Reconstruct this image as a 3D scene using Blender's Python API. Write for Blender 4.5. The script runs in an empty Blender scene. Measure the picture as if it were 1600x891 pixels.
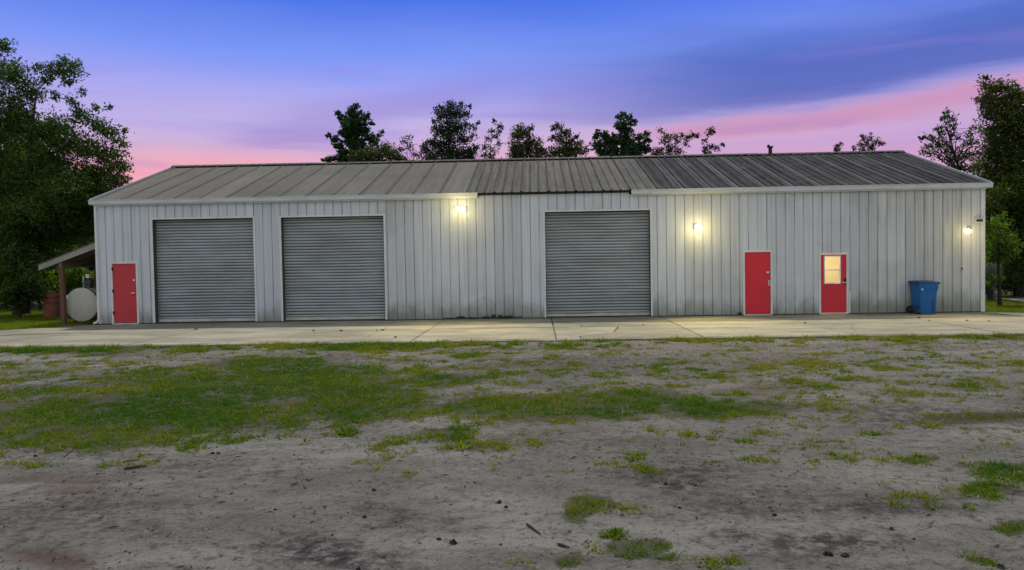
import bpy, math, random
import numpy as np
from mathutils import Vector, Matrix

C = bpy.context.scene.collection
scene = bpy.context.scene
rng = np.random.default_rng(7)
random.seed(7)

# ------------------------------------------------------------------ camera
W, H, F = 1600.0, 891.0, 1224.34
EYE = Vector((0.0, 0.0, 1.985))
YAW, PITCH, ROLL = 0.033136, -0.031445, -0.016674
_f = Vector((-math.sin(YAW) * math.cos(PITCH), math.cos(YAW) * math.cos(PITCH), math.sin(PITCH)))
_r = Vector((math.cos(YAW), math.sin(YAW), 0)); _u = _r.cross(_f)
RGT = _r * math.cos(ROLL) + _u * math.sin(ROLL)
UPV = -_r * math.sin(ROLL) + _u * math.cos(ROLL)
cam_data = bpy.data.cameras.new('camera'); cam = bpy.data.objects.new('camera', cam_data); C.objects.link(cam)
m = Matrix.Identity(4)
for i in range(3):
    m[i][0] = RGT[i]; m[i][1] = UPV[i]; m[i][2] = -_f[i]; m[i][3] = EYE[i]
cam.matrix_world = m
cam_data.sensor_width = 36.0; cam_data.lens = 36.0 * F / W
cam_data.clip_end = 3000; cam_data.clip_start = 0.05
scene.camera = cam

def at(px, py, Y):
    """survey helper: point at depth Y seen in direction px,py"""
    v = _f + RGT * ((px - W / 2) / F) - UPV * ((py - H / 2) / F)
    return EYE + v * (Y / v.y)

def to_px(P):
    P = np.asarray(P, float) - np.array(EYE)
    z = P @ np.array(_f)
    return W / 2 + F * (P @ np.array(RGT)) / z, H / 2 - F * (P @ np.array(UPV)) / z

def lin(r, g, b):
    def c(v):
        v /= 255.0
        return v / 12.92 if v <= 0.04045 else ((v + 0.055) / 1.055) ** 2.4
    return (c(r), c(g), c(b), 1.0)

# ------------------------------------------------------------------ sky
world = bpy.data.worlds.new('World'); scene.world = world; world.use_nodes = True
nt = world.node_tree; nt.nodes.clear()

class NT:
    """tiny node helper"""
    def __init__(s, tree): s.t = tree
    def n(s, typ, **kw):
        nd = s.t.nodes.new(typ)
        for k, v in kw.items(): setattr(nd, k, v)
        return nd
    def put(s, sock, v):
        if v is None: return
        if isinstance(v, bpy.types.NodeSocket): s.t.links.new(v, sock)
        else: sock.default_value = v
    def math(s, op, a, b=None, c=None, clamp=False):
        nd = s.n('ShaderNodeMath', operation=op, use_clamp=clamp)
        s.put(nd.inputs[0], a); s.put(nd.inputs[1], b)
        if c is not None: s.put(nd.inputs[2], c)
        return nd.outputs[0]
    def step(s, v, a, b):
        nd = s.n('ShaderNodeMapRange', interpolation_type='SMOOTHSTEP')
        s.put(nd.inputs['Value'], v); nd.inputs['From Min'].default_value = a; nd.inputs['From Max'].default_value = b
        return nd.outputs['Result']
    def mix(s, fac, a, b, blend='MIX'):
        nd = s.n('ShaderNodeMix', data_type='RGBA', blend_type=blend)
        s.put(nd.inputs[0], fac); s.put(nd.inputs[6], a); s.put(nd.inputs[7], b)
        return nd.outputs[2]
    def ramp(s, fac, stops, interp='LINEAR'):
        nd = s.n('ShaderNodeValToRGB'); cr = nd.color_ramp; cr.interpolation = interp
        while len(cr.elements) < len(stops): cr.elements.new(0.5)
        for e, (p, c) in zip(cr.elements, stops): e.position = p; e.color = c
        s.put(nd.inputs[0], fac); return nd.outputs[0]
    def noise(s, vec, scale, detail=4, rough=0.55, dist=0.0, out='Fac'):
        nd = s.n('ShaderNodeTexNoise'); s.put(nd.inputs['Vector'], vec)
        nd.inputs['Scale'].default_value = scale; nd.inputs['Detail'].default_value = detail
        nd.inputs['Roughness'].default_value = rough; nd.inputs['Distortion'].default_value = dist
        return nd.outputs[out]
    def mapv(s, vec, scale=(1, 1, 1), loc=(0, 0, 0)):
        nd = s.n('ShaderNodeMapping'); s.put(nd.inputs['Vector'], vec)
        nd.inputs['Scale'].default_value = scale; nd.inputs['Location'].default_value = loc
        return nd.outputs[0]

k = NT(nt)
tc = k.n('ShaderNodeTexCoord'); sep = k.n('ShaderNodeSeparateXYZ')
nt.links.new(tc.outputs['Generated'], sep.inputs[0])
U, FW, V = sep.outputs
cl = k.noise(k.mapv(tc.outputs['Generated'], (1.6, 1.6, 11.0), (3.1, 0.4, 0.0)), 1.6, 5, 0.5, 0.3)
cl2 = k.noise(k.mapv(tc.outputs['Generated'], (1.8, 1.8, 16.0), (0.3, 5.4, 1.0)), 2.0, 6, 0.55, 0.4)
vn = k.math('ADD', V, k.math('MULTIPLY', k.math('SUBTRACT', cl, 0.5), 0.05))
base = k.ramp(vn, [(0.0, lin(240, 160, 168)), (0.112, lin(236, 166, 180)), (0.136, lin(212, 172, 202)), (0.165, lin(190, 174, 222)),
                   (0.205, lin(160, 162, 234)), (0.25, lin(122, 148, 238)), (0.32, lin(66, 110, 222)), (0.5, lin(76, 100, 188)), (1.0, lin(108, 120, 160))])
# cloud bank: pink under-lit edge with darker blue body above it, drifting up to the right
t = k.math('SUBTRACT', k.math('SUBTRACT', V, 0.163), k.math('MULTIPLY', k.math('SUBTRACT', U, 0.16), 0.05))
t = k.math('ADD', t, k.math('MULTIPLY', k.math('SUBTRACT', cl2, 0.5), 0.05))
right = k.step(U, 0.02, 0.22)
pink = k.math('MULTIPLY', k.math('MULTIPLY', k.step(t, -0.036, -0.012), k.math('SUBTRACT', 1.0, k.step(t, -0.010, 0.014))), right)
c1 = k.mix(k.math('MULTIPLY', pink, 0.80), base, lin(200, 140, 176))
body = k.math('MULTIPLY', k.math('MULTIPLY', k.step(t, -0.006, 0.022), k.math('SUBTRACT', 1.0, k.step(t, 0.05, 0.13))), k.step(U, -0.16, 0.30))
c2 = k.mix(k.math('MULTIPLY', body, 0.78), c1, lin(58, 86, 172))
low = k.math('MULTIPLY', k.math('SUBTRACT', 1.0, k.step(t, -0.040, -0.016)), right)
c2 = k.mix(k.math('MULTIPLY', low, 0.65), c2, lin(188, 154, 206))
wisp = k.math('MULTIPLY', k.step(cl2, 0.5, 0.75), k.math('SUBTRACT', 1.0, k.step(V, 0.2, 0.3)))
c3 = k.mix(k.math('MULTIPLY', wisp, 0.45), c2, lin(146, 128, 204))
# slanting dusky wisp low on the left
t2 = k.math('ADD', k.math('SUBTRACT', k.math('SUBTRACT', V, 0.175), k.math('MULTIPLY', k.math('ADD', U, 0.22), 0.22)), k.math('MULTIPLY', k.math('SUBTRACT', cl, 0.5), 0.05))
w2 = k.math('MULTIPLY', k.math('MULTIPLY', k.step(t2, -0.03, 0.0), k.math('SUBTRACT', 1.0, k.step(t2, 0.005, 0.04))), k.math('MULTIPLY', k.step(U, -0.42, -0.25), k.math('SUBTRACT', 1.0, k.step(U, -0.12, 0.02))))
c3 = k.mix(k.math('MULTIPLY', w2, 0.42), c3, lin(138, 124, 200))
# unseen half behind the viewer: brightened neutral sky added to fill the front wall
back = k.math('SUBTRACT', 1.0, k.step(FW, -0.25, 0.45))
fillc = k.ramp(V, [(0.0, lin(206, 206, 204)), (0.35, lin(196, 200, 204)), (1.0, lin(140, 150, 170))])
c4 = k.mix(back, c3, fillc)
bg = k.n('ShaderNodeBackground'); nt.links.new(c4, bg.inputs[0]); bg.inputs[1].default_value = 0.95
wo = k.n('ShaderNodeOutputWorld'); nt.links.new(bg.outputs[0], wo.inputs[0])

# ------------------------------------------------------------------ sun and exposure
sun_d = bpy.data.lights.new('sun', 'SUN'); sun = bpy.data.objects.new('sun', sun_d); C.objects.link(sun)
sun_d.energy = 2.3; sun_d.angle = math.radians(1.5); sun_d.color = (1.0, 0.93, 0.78)
sd = Vector((0.0, -1.0, -2.15)).normalized()
sun.rotation_euler = sd.to_track_quat('-Z', 'Y').to_euler(); sun.location = (0, 40, 40)
scene.view_settings.view_transform = 'Standard'; scene.view_settings.look = 'None'
scene.view_settings.exposure = 0.18; scene.view_settings.gamma = 1.0

# ------------------------------------------------------------------ materials
MATS = {}
def mat(name, color, rough=0.7, metal=0.0, build=None, bump=0.0, spec=0.5):
    if name in MATS: return MATS[name]
    mt = bpy.data.materials.new(name); mt.use_nodes = True
    t_ = mt.node_tree; b = t_.nodes['Principled BSDF']
    b.inputs['Base Color'].default_value = (*color[:3], 1); b.inputs['Roughness'].default_value = rough
    b.inputs['Metallic'].default_value = metal; b.inputs['Specular IOR Level'].default_value = spec
    k = NT(t_)
    if build:
        build(k, b)
    MATS[name] = mt; return mt

def pos(k): return k.n('ShaderNodeNewGeometry').outputs['Position']
def bump(k, b, h, strength=0.3, dist=0.01):
    nd = k.n('ShaderNodeBump'); nd.inputs['Strength'].default_value = strength; nd.inputs['Distance'].default_value = dist
    k.put(nd.inputs['Height'], h); k.put(b.inputs['Normal'], nd.outputs[0])
def objrand(k): return k.n('ShaderNodeObjectInfo').outputs['Random']

def wall_nodes(k, b):
    P = pos(k); s = k.n('ShaderNodeSeparateXYZ'); k.put(s.inputs[0], P)
    x, y, z = s.outputs
    streak = k.noise(k.mapv(P, (9, 9, 0.35)), 1.0, 5, 0.6)
    blot = k.noise(k.mapv(P, (0.5, 0.5, 0.7)), 1.0, 4, 0.6)
    c = k.mix(k.step(streak, 0.35, 0.75), (0.65, 0.70, 0.77, 1), (0.54, 0.58, 0.64, 1))
    c = k.mix(k.math('MULTIPLY', k.step(x, 7.5, 14.0), 0.75), c, k.mix(k.step(streak, 0.35, 0.7), (0.66, 0.67, 0.65, 1), (0.52, 0.53, 0.50, 1)))
    c = k.mix(k.math('MULTIPLY', k.step(blot, 0.45, 0.75), 0.4), c, (0.39, 0.41, 0.39, 1))
    # green algae and splash dirt near the slab, stronger in patches
    n2 = k.noise(k.mapv(P, (2.2, 2.2, 1.0)), 1.0, 4, 0.65)
    base_ = k.math('MULTIPLY', k.math('SUBTRACT', 1.0, k.step(k.math('ADD', z, k.math('MULTIPLY', k.math('SUBTRACT', n2, 0.5), 1.3)), 0.0, 0.8)), 0.8)
    c = k.mix(base_, c, (0.20, 0.225, 0.17, 1))
    # mildew drip marks from the eave on the right-hand third
    dr = k.noise(k.mapv(P, (5.0, 5.0, 0.5), (4, 0, 0)), 1.0, 4, 0.6)
    top = k.math('MULTIPLY', k.math('MULTIPLY', k.step(z, 2.2, 3.7), k.step(dr, 0.5, 0.7)), k.step(x, 8.0, 11.0))
    c = k.mix(k.math('MULTIPLY', top, 0.5), c, (0.34, 0.34, 0.29, 1))
    # thin dark line painted into every groove to deepen the recess shade
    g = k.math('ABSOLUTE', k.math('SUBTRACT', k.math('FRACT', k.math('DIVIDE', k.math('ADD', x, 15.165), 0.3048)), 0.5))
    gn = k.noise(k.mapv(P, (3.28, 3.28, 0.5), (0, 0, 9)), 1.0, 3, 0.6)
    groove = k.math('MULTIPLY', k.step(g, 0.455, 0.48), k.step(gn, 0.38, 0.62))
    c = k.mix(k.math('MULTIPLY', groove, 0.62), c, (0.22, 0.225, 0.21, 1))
    v = k.math('ADD', 0.90, k.math('MULTIPLY', objrand(k), 0.17))
    c = k.mix(1.0, c, v, 'MULTIPLY')
    k.put(b.inputs['Base Color'], c); k.put(b.inputs['Roughness'], 0.5)
    bump(k, b, k.noise(k.mapv(P, (1.3, 1.3, 0.9)), 1.0, 3), 0.5, 0.03)
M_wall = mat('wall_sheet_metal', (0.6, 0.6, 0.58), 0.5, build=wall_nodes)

def roof_nodes(pitch, cA, cB, cD, dark, sw, rough=0.6, off=15.165):
    def f(k, b):
        P = pos(k); s = k.n('ShaderNodeSeparateXYZ'); k.put(s.inputs[0], P); x, y, z = s.outputs
        st = k.noise(k.mapv(P, (8.5, 0.35, 0.3)), 1.0, 6, 0.7)
        bl = k.noise(k.mapv(P, (0.35, 0.5, 0.5)), 1.0, 4, 0.6)
        c = k.mix(k.step(st, 0.35, 0.7), cA, cB)
        c = k.mix(k.math('MULTIPLY', k.step(bl, 0.45, 0.7), sw), c, cD)
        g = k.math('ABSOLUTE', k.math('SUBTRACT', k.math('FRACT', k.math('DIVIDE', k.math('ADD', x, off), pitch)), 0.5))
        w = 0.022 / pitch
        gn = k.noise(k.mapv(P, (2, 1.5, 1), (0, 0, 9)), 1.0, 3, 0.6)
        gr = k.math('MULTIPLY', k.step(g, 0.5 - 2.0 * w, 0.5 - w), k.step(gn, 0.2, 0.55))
        c = k.mix(k.math('MULTIPLY', gr, dark), c, (0.035, 0.035, 0.035, 1))  # rib-side shade painted into the colour as dark lines along the seams
        v = k.math('ADD', 0.9, k.math('MULTIPLY', objrand(k), 0.2))
        c = k.mix(1.0, c, v, 'MULTIPLY')
        k.put(b.inputs['Base Color'], c)
        b.inputs['Specular IOR Level'].default_value = 0.12; b.inputs['Roughness'].default_value = 0.85
        bump(k, b, k.noise(P, 3.0, 4), 0.3, 0.03)
    return f
M_roofL = mat('roof_aged_galvanised', (0.2, 0.2, 0.18), 0.6, build=roof_nodes(0.9144, (0.170, 0.167, 0.142, 1), (0.130, 0.127, 0.108, 1), (0.118, 0.115, 0.098, 1), 0.97, 0.6))
M_roofM = mat('roof_dusty_galvanised', (0.2, 0.2, 0.18), 0.6, build=roof_nodes(0.3048, (0.158, 0.154, 0.132, 1), (0.085, 0.078, 0.070, 1), (0.095, 0.093, 0.083, 1), 0.6, 0.6))
M_roofR = mat('roof_streaked_galvanised', (0.12, 0.12, 0.13), 0.5, build=roof_nodes(0.1524, (0.15, 0.15, 0.155, 1), (0.045, 0.045, 0.05, 1), (0.075, 0.068, 0.060, 1), 0.8, 0.7, 0.5))

def dirty(name, col, amt=0.3, rough=0.55, metal=0.0, scale=2.0, dcol=(0.12, 0.11, 0.09), stretch=(1, 1, 1)):
    def f(k, b):
        P = pos(k)
        n = k.noise(k.mapv(P, stretch), scale, 5, 0.65)
        n2 = k.noise(P, scale * 9, 3, 0.6)
        c = k.mix(k.math('MULTIPLY', k.step(n, 0.4, 0.75), amt), (*col, 1), (*dcol, 1))
        c = k.mix(k.math('MULTIPLY', k.step(n2, 0.45, 0.75), amt * 0.5), c, (*dcol, 1))
        k.put(b.inputs['Base Color'], c)
        k.put(b.inputs['Roughness'], k.math('ADD', rough - 0.08, k.math('MULTIPLY', n2, 0.16)))
        bump(k, b, n2, 0.12, 0.006)
    return mat(name, col, rough, metal, f)
M_trim = dirty('white_trim_paint', (0.78, 0.79, 0.80), 0.22, 0.4)
M_fascia = dirty('fascia_paint', (0.68, 0.73, 0.78), 0.25, 0.4, stretch=(0.6, 1, 3))
M_black = dirty('dark_void_metal', (0.012, 0.012, 0.014), 0.1, 0.8)
M_jamb = dirty('dark_steel_jamb', (0.05, 0.052, 0.055), 0.3, 0.6)
M_found = dirty('foundation_concrete', (0.12, 0.12, 0.10), 0.6, 0.9)
def curt_nodes(k, b):
    P = pos(k); s = k.n('ShaderNodeSeparateXYZ'); k.put(s.inputs[0], P); x, y, z = s.outputs
    n = k.noise(k.mapv(P, (0.4, 1, 1.2)), 1.2, 5, 0.65); n2 = k.noise(k.mapv(P, (1, 1, 14)), 1.0, 4, 0.6)
    c = k.mix(k.step(n, 0.35, 0.7), (0.42, 0.47, 0.505, 1), (0.31, 0.335, 0.345, 1))
    c = k.mix(k.math('MULTIPLY', k.step(n2, 0.5, 0.75), 0.35), c, (0.16, 0.165, 0.16, 1))
    # shade in the valleys between the slats, painted as dark bands
    g = k.math('ABSOLUTE', k.math('SUBTRACT', k.math('FRACT', k.math('DIVIDE', k.math('SUBTRACT', z, 0.13), 0.102)), 0.5))
    c = k.mix(k.math('MULTIPLY', k.step(g, 0.32, 0.45), 0.68), c, (0.045, 0.05, 0.055, 1))
    k.put(b.inputs['Base Color'], c)
M_curtain = mat('galvanised_curtain', (0.335, 0.345, 0.335), 0.42, 0.25, curt_nodes)
M_bar = dirty('bottom_bar_metal', (0.62, 0.62, 0.56), 0.35, 0.5)
M_red = dirty('red_door_paint', (0.74, 0.020, 0.045), 0.16, 0.42, 0, 1.5, (0.22, 0.02, 0.015))
M_redold = dirty('faded_red_door_paint', (0.58, 0.038, 0.055), 0.25, 0.5, 0, 1.5, (0.20, 0.03, 0.02))
M_chrome = mat('satin_metal', (0.75, 0.74, 0.70), 0.3, 0.8)
M_rustbar = dirty('rust_sill', (0.03, 0.026, 0.022), 0.5, 0.9, 0, 8, (0.10, 0.05, 0.03))
M_wood = dirty('brown_post_wood', (0.16, 0.075, 0.045), 0.5, 0.8, 0, 3, (0.06, 0.035, 0.02), (6, 6, 0.6))
M_beige = dirty('beige_barge_board', (0.33, 0.325, 0.28), 0.4, 0.65, 0, 1.5)
M_rafter = dirty('grey_rafter_wood', (0.14, 0.11, 0.08), 0.5, 0.8)
M_tank = dirty('chalky_tank_paint', (0.52, 0.51, 0.45), 0.35, 0.6, 0, 1.6, (0.26, 0.26, 0.16), (2, 2, 0.7))
M_rust = dirty('rusty_barrel_paint', (0.26, 0.075, 0.045), 0.8, 0.75, 0, 2.5, (0.16, 0.13, 0.05))
M_blue = dirty('blue_bin_plastic', (0.003, 0.13, 0.42), 0.22, 0.45, 0, 3, (0.004, 0.05, 0.17))
M_bluedark = dirty('blue_lid_plastic', (0.004, 0.042, 0.14), 0.2, 0.45, 0, 3, (0.004, 0.02, 0.07))
M_rubber = mat('black_rubber', (0.015, 0.015, 0.016), 0.7)
M_label = mat('pale_sticker', (0.5, 0.6, 0.75), 0.5)
M_cream = mat('cream_interior_paint', (0.74, 0.66, 0.46), 0.8)
M_bark = dirty('tree_bark', (0.030, 0.024, 0.018), 0.6, 0.95, 0, 2.5, (0.050, 0.044, 0.034), (3, 3, 0.6))

def emit(name, col, st):
    mt = bpy.data.materials.new(name); mt.use_nodes = True; t_ = mt.node_tree
    b = t_.nodes['Principled BSDF']; b.inputs['Base Color'].default_value = (0.8, 0.8, 0.75, 1)
    b.inputs['Emission Color'].default_value = (*col, 1); b.inputs['Emission Strength'].default_value = st
    return mt
M_bulb = emit('lit_bulb', (1.0, 0.88, 0.52), 9.0)
M_bulb2 = emit('lit_lens', (1.0, 0.85, 0.35), 2.2)
M_ceil = emit('lit_ceiling_fitting', (1.0, 0.86, 0.60), 50.0)

def glass():
    mt = bpy.data.materials.new('window_glass'); mt.use_nodes = True; t_ = mt.node_tree; t_.nodes.clear(); k = NT(t_)
    tr = k.n('ShaderNodeBsdfTransparent'); gl = k.n('ShaderNodeBsdfGlossy'); gl.inputs['Roughness'].default_value = 0.04
    mx = k.n('ShaderNodeMixShader'); mx.inputs[0].default_value = 0.08; o = k.n('ShaderNodeOutputMaterial')
    tr.inputs[0].default_value = (0.94, 0.95, 0.93, 1)
    t_.links.new(tr.outputs[0], mx.inputs[1]); t_.links.new(gl.outputs[0], mx.inputs[2]); t_.links.new(mx.outputs[0], o.inputs[0])
    return mt
M_glass = glass()

def conc_nodes(k, b):
    P = pos(k)
    n = k.noise(k.mapv(P, (0.35, 0.9, 1)), 1.2, 6, 0.65, 0.4)
    n1 = k.noise(k.mapv(P, (0.8, 1.6, 1), (7, 2, 0)), 1.0, 5, 0.6)
    n2 = k.noise(P, 60, 3, 0.6)
    c = k.mix(k.step(n, 0.38, 0.66), (0.37, 0.348, 0.248, 1), (0.225, 0.214, 0.162, 1))
    c = k.mix(k.math('MULTIPLY', k.step(n1, 0.58, 0.74), 0.6), c, (0.165, 0.16, 0.11, 1))
    c = k.mix(k.math('MULTIPLY', k.step(n2, 0.5, 0.8), 0.25), c, (0.25, 0.24, 0.21, 1))
    sp = k.n('ShaderNodeSeparateXYZ'); k.put(sp.inputs[0], P)
    soil = k.math('ADD', sp.outputs[1], k.math('MULTIPLY', k.noise(k.mapv(P, (1.4, 1.4, 1)), 1.0, 5, 0.7), -2.2))
    c = k.mix(k.math('MULTIPLY', k.math('SUBTRACT', 1.0, k.step(soil, 18.15, 18.75)), 0.85), c, (0.13, 0.12, 0.085, 1))
    st = k.noise(k.mapv(P, (0.45, 1.3, 1), (11, 5, 0)), 1.0, 6, 0.7)
    c = k.mix(k.math('MULTIPLY', k.step(st, 0.50, 0.62), 0.6), c, (0.17, 0.165, 0.12, 1))
    v = k.math('ADD', 0.80, k.math('MULTIPLY', objrand(k), 0.3))
    c = k.mix(1.0, c, v, 'MULTIPLY')
    vo = k.n('ShaderNodeTexVoronoi', feature='DISTANCE_TO_EDGE'); k.put(vo.inputs['Vector'], k.mix(0.25, P, k.noise(P, 1.1, 4, 0.6, 0, 'Color')))
    vo.inputs['Scale'].default_value = 0.30
    c = k.mix(k.math('MULTIPLY', k.math('SUBTRACT', 1.0, k.step(vo.outputs['Distance'], 0.0, 0.006)), 0.5), c, (0.10, 0.10, 0.07, 1))
    k.put(b.inputs['Base Color'], c); bump(k, b, n2, 0.25, 0.004)
M_conc = mat('concrete_slab_surface', (0.5, 0.5, 0.42), 0.85, build=conc_nodes)

def ground_nodes(k, b):
    P = pos(k)
    at_g = k.n('ShaderNodeAttribute', attribute_name='green').outputs['Fac']
    at_d = k.n('ShaderNodeAttribute', attribute_name='dark').outputs['Fac']
    at_b = k.n('ShaderNodeAttribute', attribute_name='brown').outputs['Fac']
    n = k.noise(k.mapv(P, (0.8, 1.5, 1)), 0.9, 6, 0.62, 0.5)
    pale = k.noise(k.mapv(P, (0.30, 0.75, 1), (3, 8, 0)), 1.0, 5, 0.6, 0.8)
    rut = k.noise(k.mapv(P, (0.22, 3.2, 1), (1, 4, 0)), 1.0, 4, 0.6, 0.9)
    n2 = k.noise(P, 9.0, 6, 0.7)
    n3 = k.noise(P, 70.0, 3, 0.7)
    c = k.mix(k.step(n, 0.32, 0.68), (0.235, 0.225, 0.190, 1), (0.150, 0.143, 0.118, 1))
    c = k.mix(k.math('MULTIPLY', k.step(pale, 0.48, 0.66), 0.75), c, (0.325, 0.315, 0.275, 1))
    c = k.mix(k.math('MULTIPLY', k.step(rut, 0.56, 0.72), 0.30), c, (0.080, 0.074, 0.062, 1))
    c = k.mix(k.math('MULTIPLY', k.step(n2, 0.48, 0.68), 0.7), c, (0.068, 0.063, 0.055, 1))
    c = k.mix(k.math('MULTIPLY', k.step(n2, 0.48, 0.28), 0.35), c, (0.21, 0.205, 0.21, 1))
    c = k.mix(k.math('MULTIPLY', k.step(n3, 0.54, 0.70), 0.7), c, (0.040, 0.037, 0.032, 1))
    c = k.mix(k.math('MULTIPLY', k.step(n3, 0.42, 0.28), 0.5), c, (0.27, 0.265, 0.25, 1))
    n4 = k.noise(P, 24.0, 5, 0.75)
    c = k.mix(k.math('MULTIPLY', k.step(n4, 0.55, 0.64), 0.7), c, (0.050, 0.046, 0.038, 1))
    c = k.mix(k.math('MULTIPLY', k.step(n4, 0.46, 0.36), 0.45), c, (0.29, 0.28, 0.255, 1))
    c = k.mix(k.math('MULTIPLY', at_d, k.step(k.math('ADD', n2, k.math('MULTIPLY', n3, 0.3)), 0.45, 0.75)), c, (0.035, 0.033, 0.032, 1))
    c = k.mix(k.math('MULTIPLY', at_b, 0.8), c, (0.095, 0.055, 0.038, 1))
    gg = k.mix(k.step(n2, 0.35, 0.65), (0.034, 0.046, 0.010, 1), (0.080, 0.066, 0.036, 1))  # thatch tint, darkened to carry the shade between the grass blades
    c = k.mix(k.math('MULTIPLY', k.step(k.math('ADD', at_g, k.math('MULTIPLY', k.math('SUBTRACT', n2, 0.5), 1.6)), 0.35, 0.9), 0.75), c, gg)
    k.put(b.inputs['Base Color'], c)
    h = k.math('ADD', k.math('ADD', k.math('MULTIPLY', n2, 1.0), k.math('MULTIPLY', n3, 0.35)), k.math('ADD', k.math('MULTIPLY', n4, 0.7), k.math('MULTIPLY', rut, 1.0)))
    bump(k, b, h, 0.9, 0.045)
M_ground = mat('compacted_dirt', (0.15, 0.15, 0.15), 0.95, build=ground_nodes, spec=0.2)

def leafmat(name, c1, c2, c3, trans=0.35, rough=0.55):
    mt = bpy.data.materials.new(name); mt.use_nodes = True; t_ = mt.node_tree; t_.nodes.clear(); k = NT(t_)
    a = k.n('ShaderNodeAttribute', attribute_name='tint').outputs['Fac']
    c = k.ramp(a, [(0.0, (*c1, 1)), (0.5, (*c2, 1)), (1.0, (*c3, 1))])
    d = k.n('ShaderNodeBsdfPrincipled'); k.put(d.inputs['Base Color'], c); d.inputs['Roughness'].default_value = rough
    d.inputs['Specular IOR Level'].default_value = 0.3
    tl = k.n('ShaderNodeBsdfTranslucent'); k.put(tl.inputs[0], k.mix(1.0, c, (1.5, 1.7, 0.6, 1), 'MULTIPLY'))
    mx = k.n('ShaderNodeMixShader'); mx.inputs[0].default_value = trans; o = k.n('ShaderNodeOutputMaterial')
    t_.links.new(d.outputs[0], mx.inputs[1]); t_.links.new(tl.outputs[0], mx.inputs[2]); t_.links.new(mx.outputs[0], o.inputs[0])
    return mt
M_oak = leafmat('oak_leaves', (0.020, 0.046, 0.009), (0.046, 0.095, 0.014), (0.10, 0.16, 0.022), 0.4)
M_olive = leafmat('olive_leaves', (0.026, 0.042, 0.008), (0.056, 0.082, 0.012), (0.115, 0.135, 0.020), 0.4)
M_pine = leafmat('conifer_needles', (0.014, 0.045, 0.018), (0.026, 0.072, 0.024), (0.055, 0.11, 0.030), 0.3)
M_ridge = leafmat('dark_tree_leaves', (0.012, 0.026, 0.008), (0.026, 0.050, 0.012), (0.050, 0.082, 0.018), 0.25)  # darker leaf copy: near-silhouette shade of the ridge trees put into the colour
M_ridge2 = leafmat('brown_green_leaves', (0.018, 0.030, 0.006), (0.040, 0.058, 0.010), (0.078, 0.092, 0.016), 0.3)  # second ridge leaf colour, darkened for the same backlit silhouette look
M_bright = leafmat('undergrowth_leaves', (0.045, 0.10, 0.010), (0.10, 0.17, 0.014), (0.18, 0.25, 0.025), 0.45)  # lit copy of the shrub leaves, sunlight put into the brighter green
M_grass = leafmat('grass_blades', (0.10, 0.15, 0.008), (0.17, 0.21, 0.010), (0.27, 0.25, 0.040), 0.5)
M_mat = leafmat('yard_grass_blades', (0.050, 0.125, 0.004), (0.125, 0.175, 0.006), (0.24, 0.22, 0.035), 0.4)
M_dry = leafmat('dry_grass_blades', (0.060, 0.070, 0.015), (0.095, 0.095, 0.025), (0.14, 0.12, 0.05), 0.3)

# ------------------------------------------------------------------ mesh helpers
class MB:
    def __init__(s): s.v = []; s.f = []
    def add(s, vs, fs):
        o = len(s.v); s.v += [tuple(v) for v in vs]; s.f += [tuple(i + o for i in f) for f in fs]; return s
    def box(s, x0, x1, y0, y1, z0, z1):
        return s.add([(x0, y0, z0), (x1, y0, z0), (x1, y1, z0), (x0, y1, z0), (x0, y0, z1), (x1, y0, z1), (x1, y1, z1), (x0, y1, z1)],
                     [(0, 3, 2, 1), (4, 5, 6, 7), (0, 1, 5, 4), (1, 2, 6, 5), (2, 3, 7, 6), (3, 0, 4, 7)])
    def tube(s, pts, rad, n=8, cap=True):
        pts = [Vector(p) for p in pts]; rad = rad if isinstance(rad, (list, tuple)) else [rad] * len(pts)
        rings = []
        for i, p in enumerate(pts):
            d = (pts[min(i + 1, len(pts) - 1)] - pts[max(i - 1, 0)]).normalized()
            a = Vector((0, 0, 1)) if abs(d.z) < 0.9 else Vector((1, 0, 0))
            e1 = d.cross(a).normalized(); e2 = d.cross(e1)
            rings.append([p + (e1 * math.cos(2 * math.pi * j / n) + e2 * math.sin(2 * math.pi * j / n)) * rad[i] for j in range(n)])
        vs = [v for r in rings for v in r]; fs = []
        for i in range(len(pts) - 1):
            for j in range(n):
                a = i * n + j; b = i * n + (j + 1) % n
                fs.append((a, b, b + n, a + n))
        if cap:
            fs.append(tuple(range(n - 1, -1, -1))); fs.append(tuple(range((len(pts) - 1) * n, len(pts) * n)))
        return s.add(vs, fs)
    def prism(s, poly, axis, a, b):
        """poly: 2D points, extruded along axis 'x' or 'y' or 'z' from a to b"""
        n = len(poly)
        def p3(q, t):
            return {'x': (t, q[0], q[1]), 'y': (q[0], t, q[1]), 'z': (q[0], q[1], t)}[axis]
        vs = [p3(q, a) for q in poly] + [p3(q, b) for q in poly]
        fs = [tuple(range(n))[::-1], tuple(range(n, 2 * n))] + [(i, (i + 1) % n, n + (i + 1) % n, n + i) for i in range(n)]
        return s.add(vs, fs)

def wloc(o):
    p = Vector(o.location)
    while o.parent: o = o.parent; p += Vector(o.location)
    return p

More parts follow.
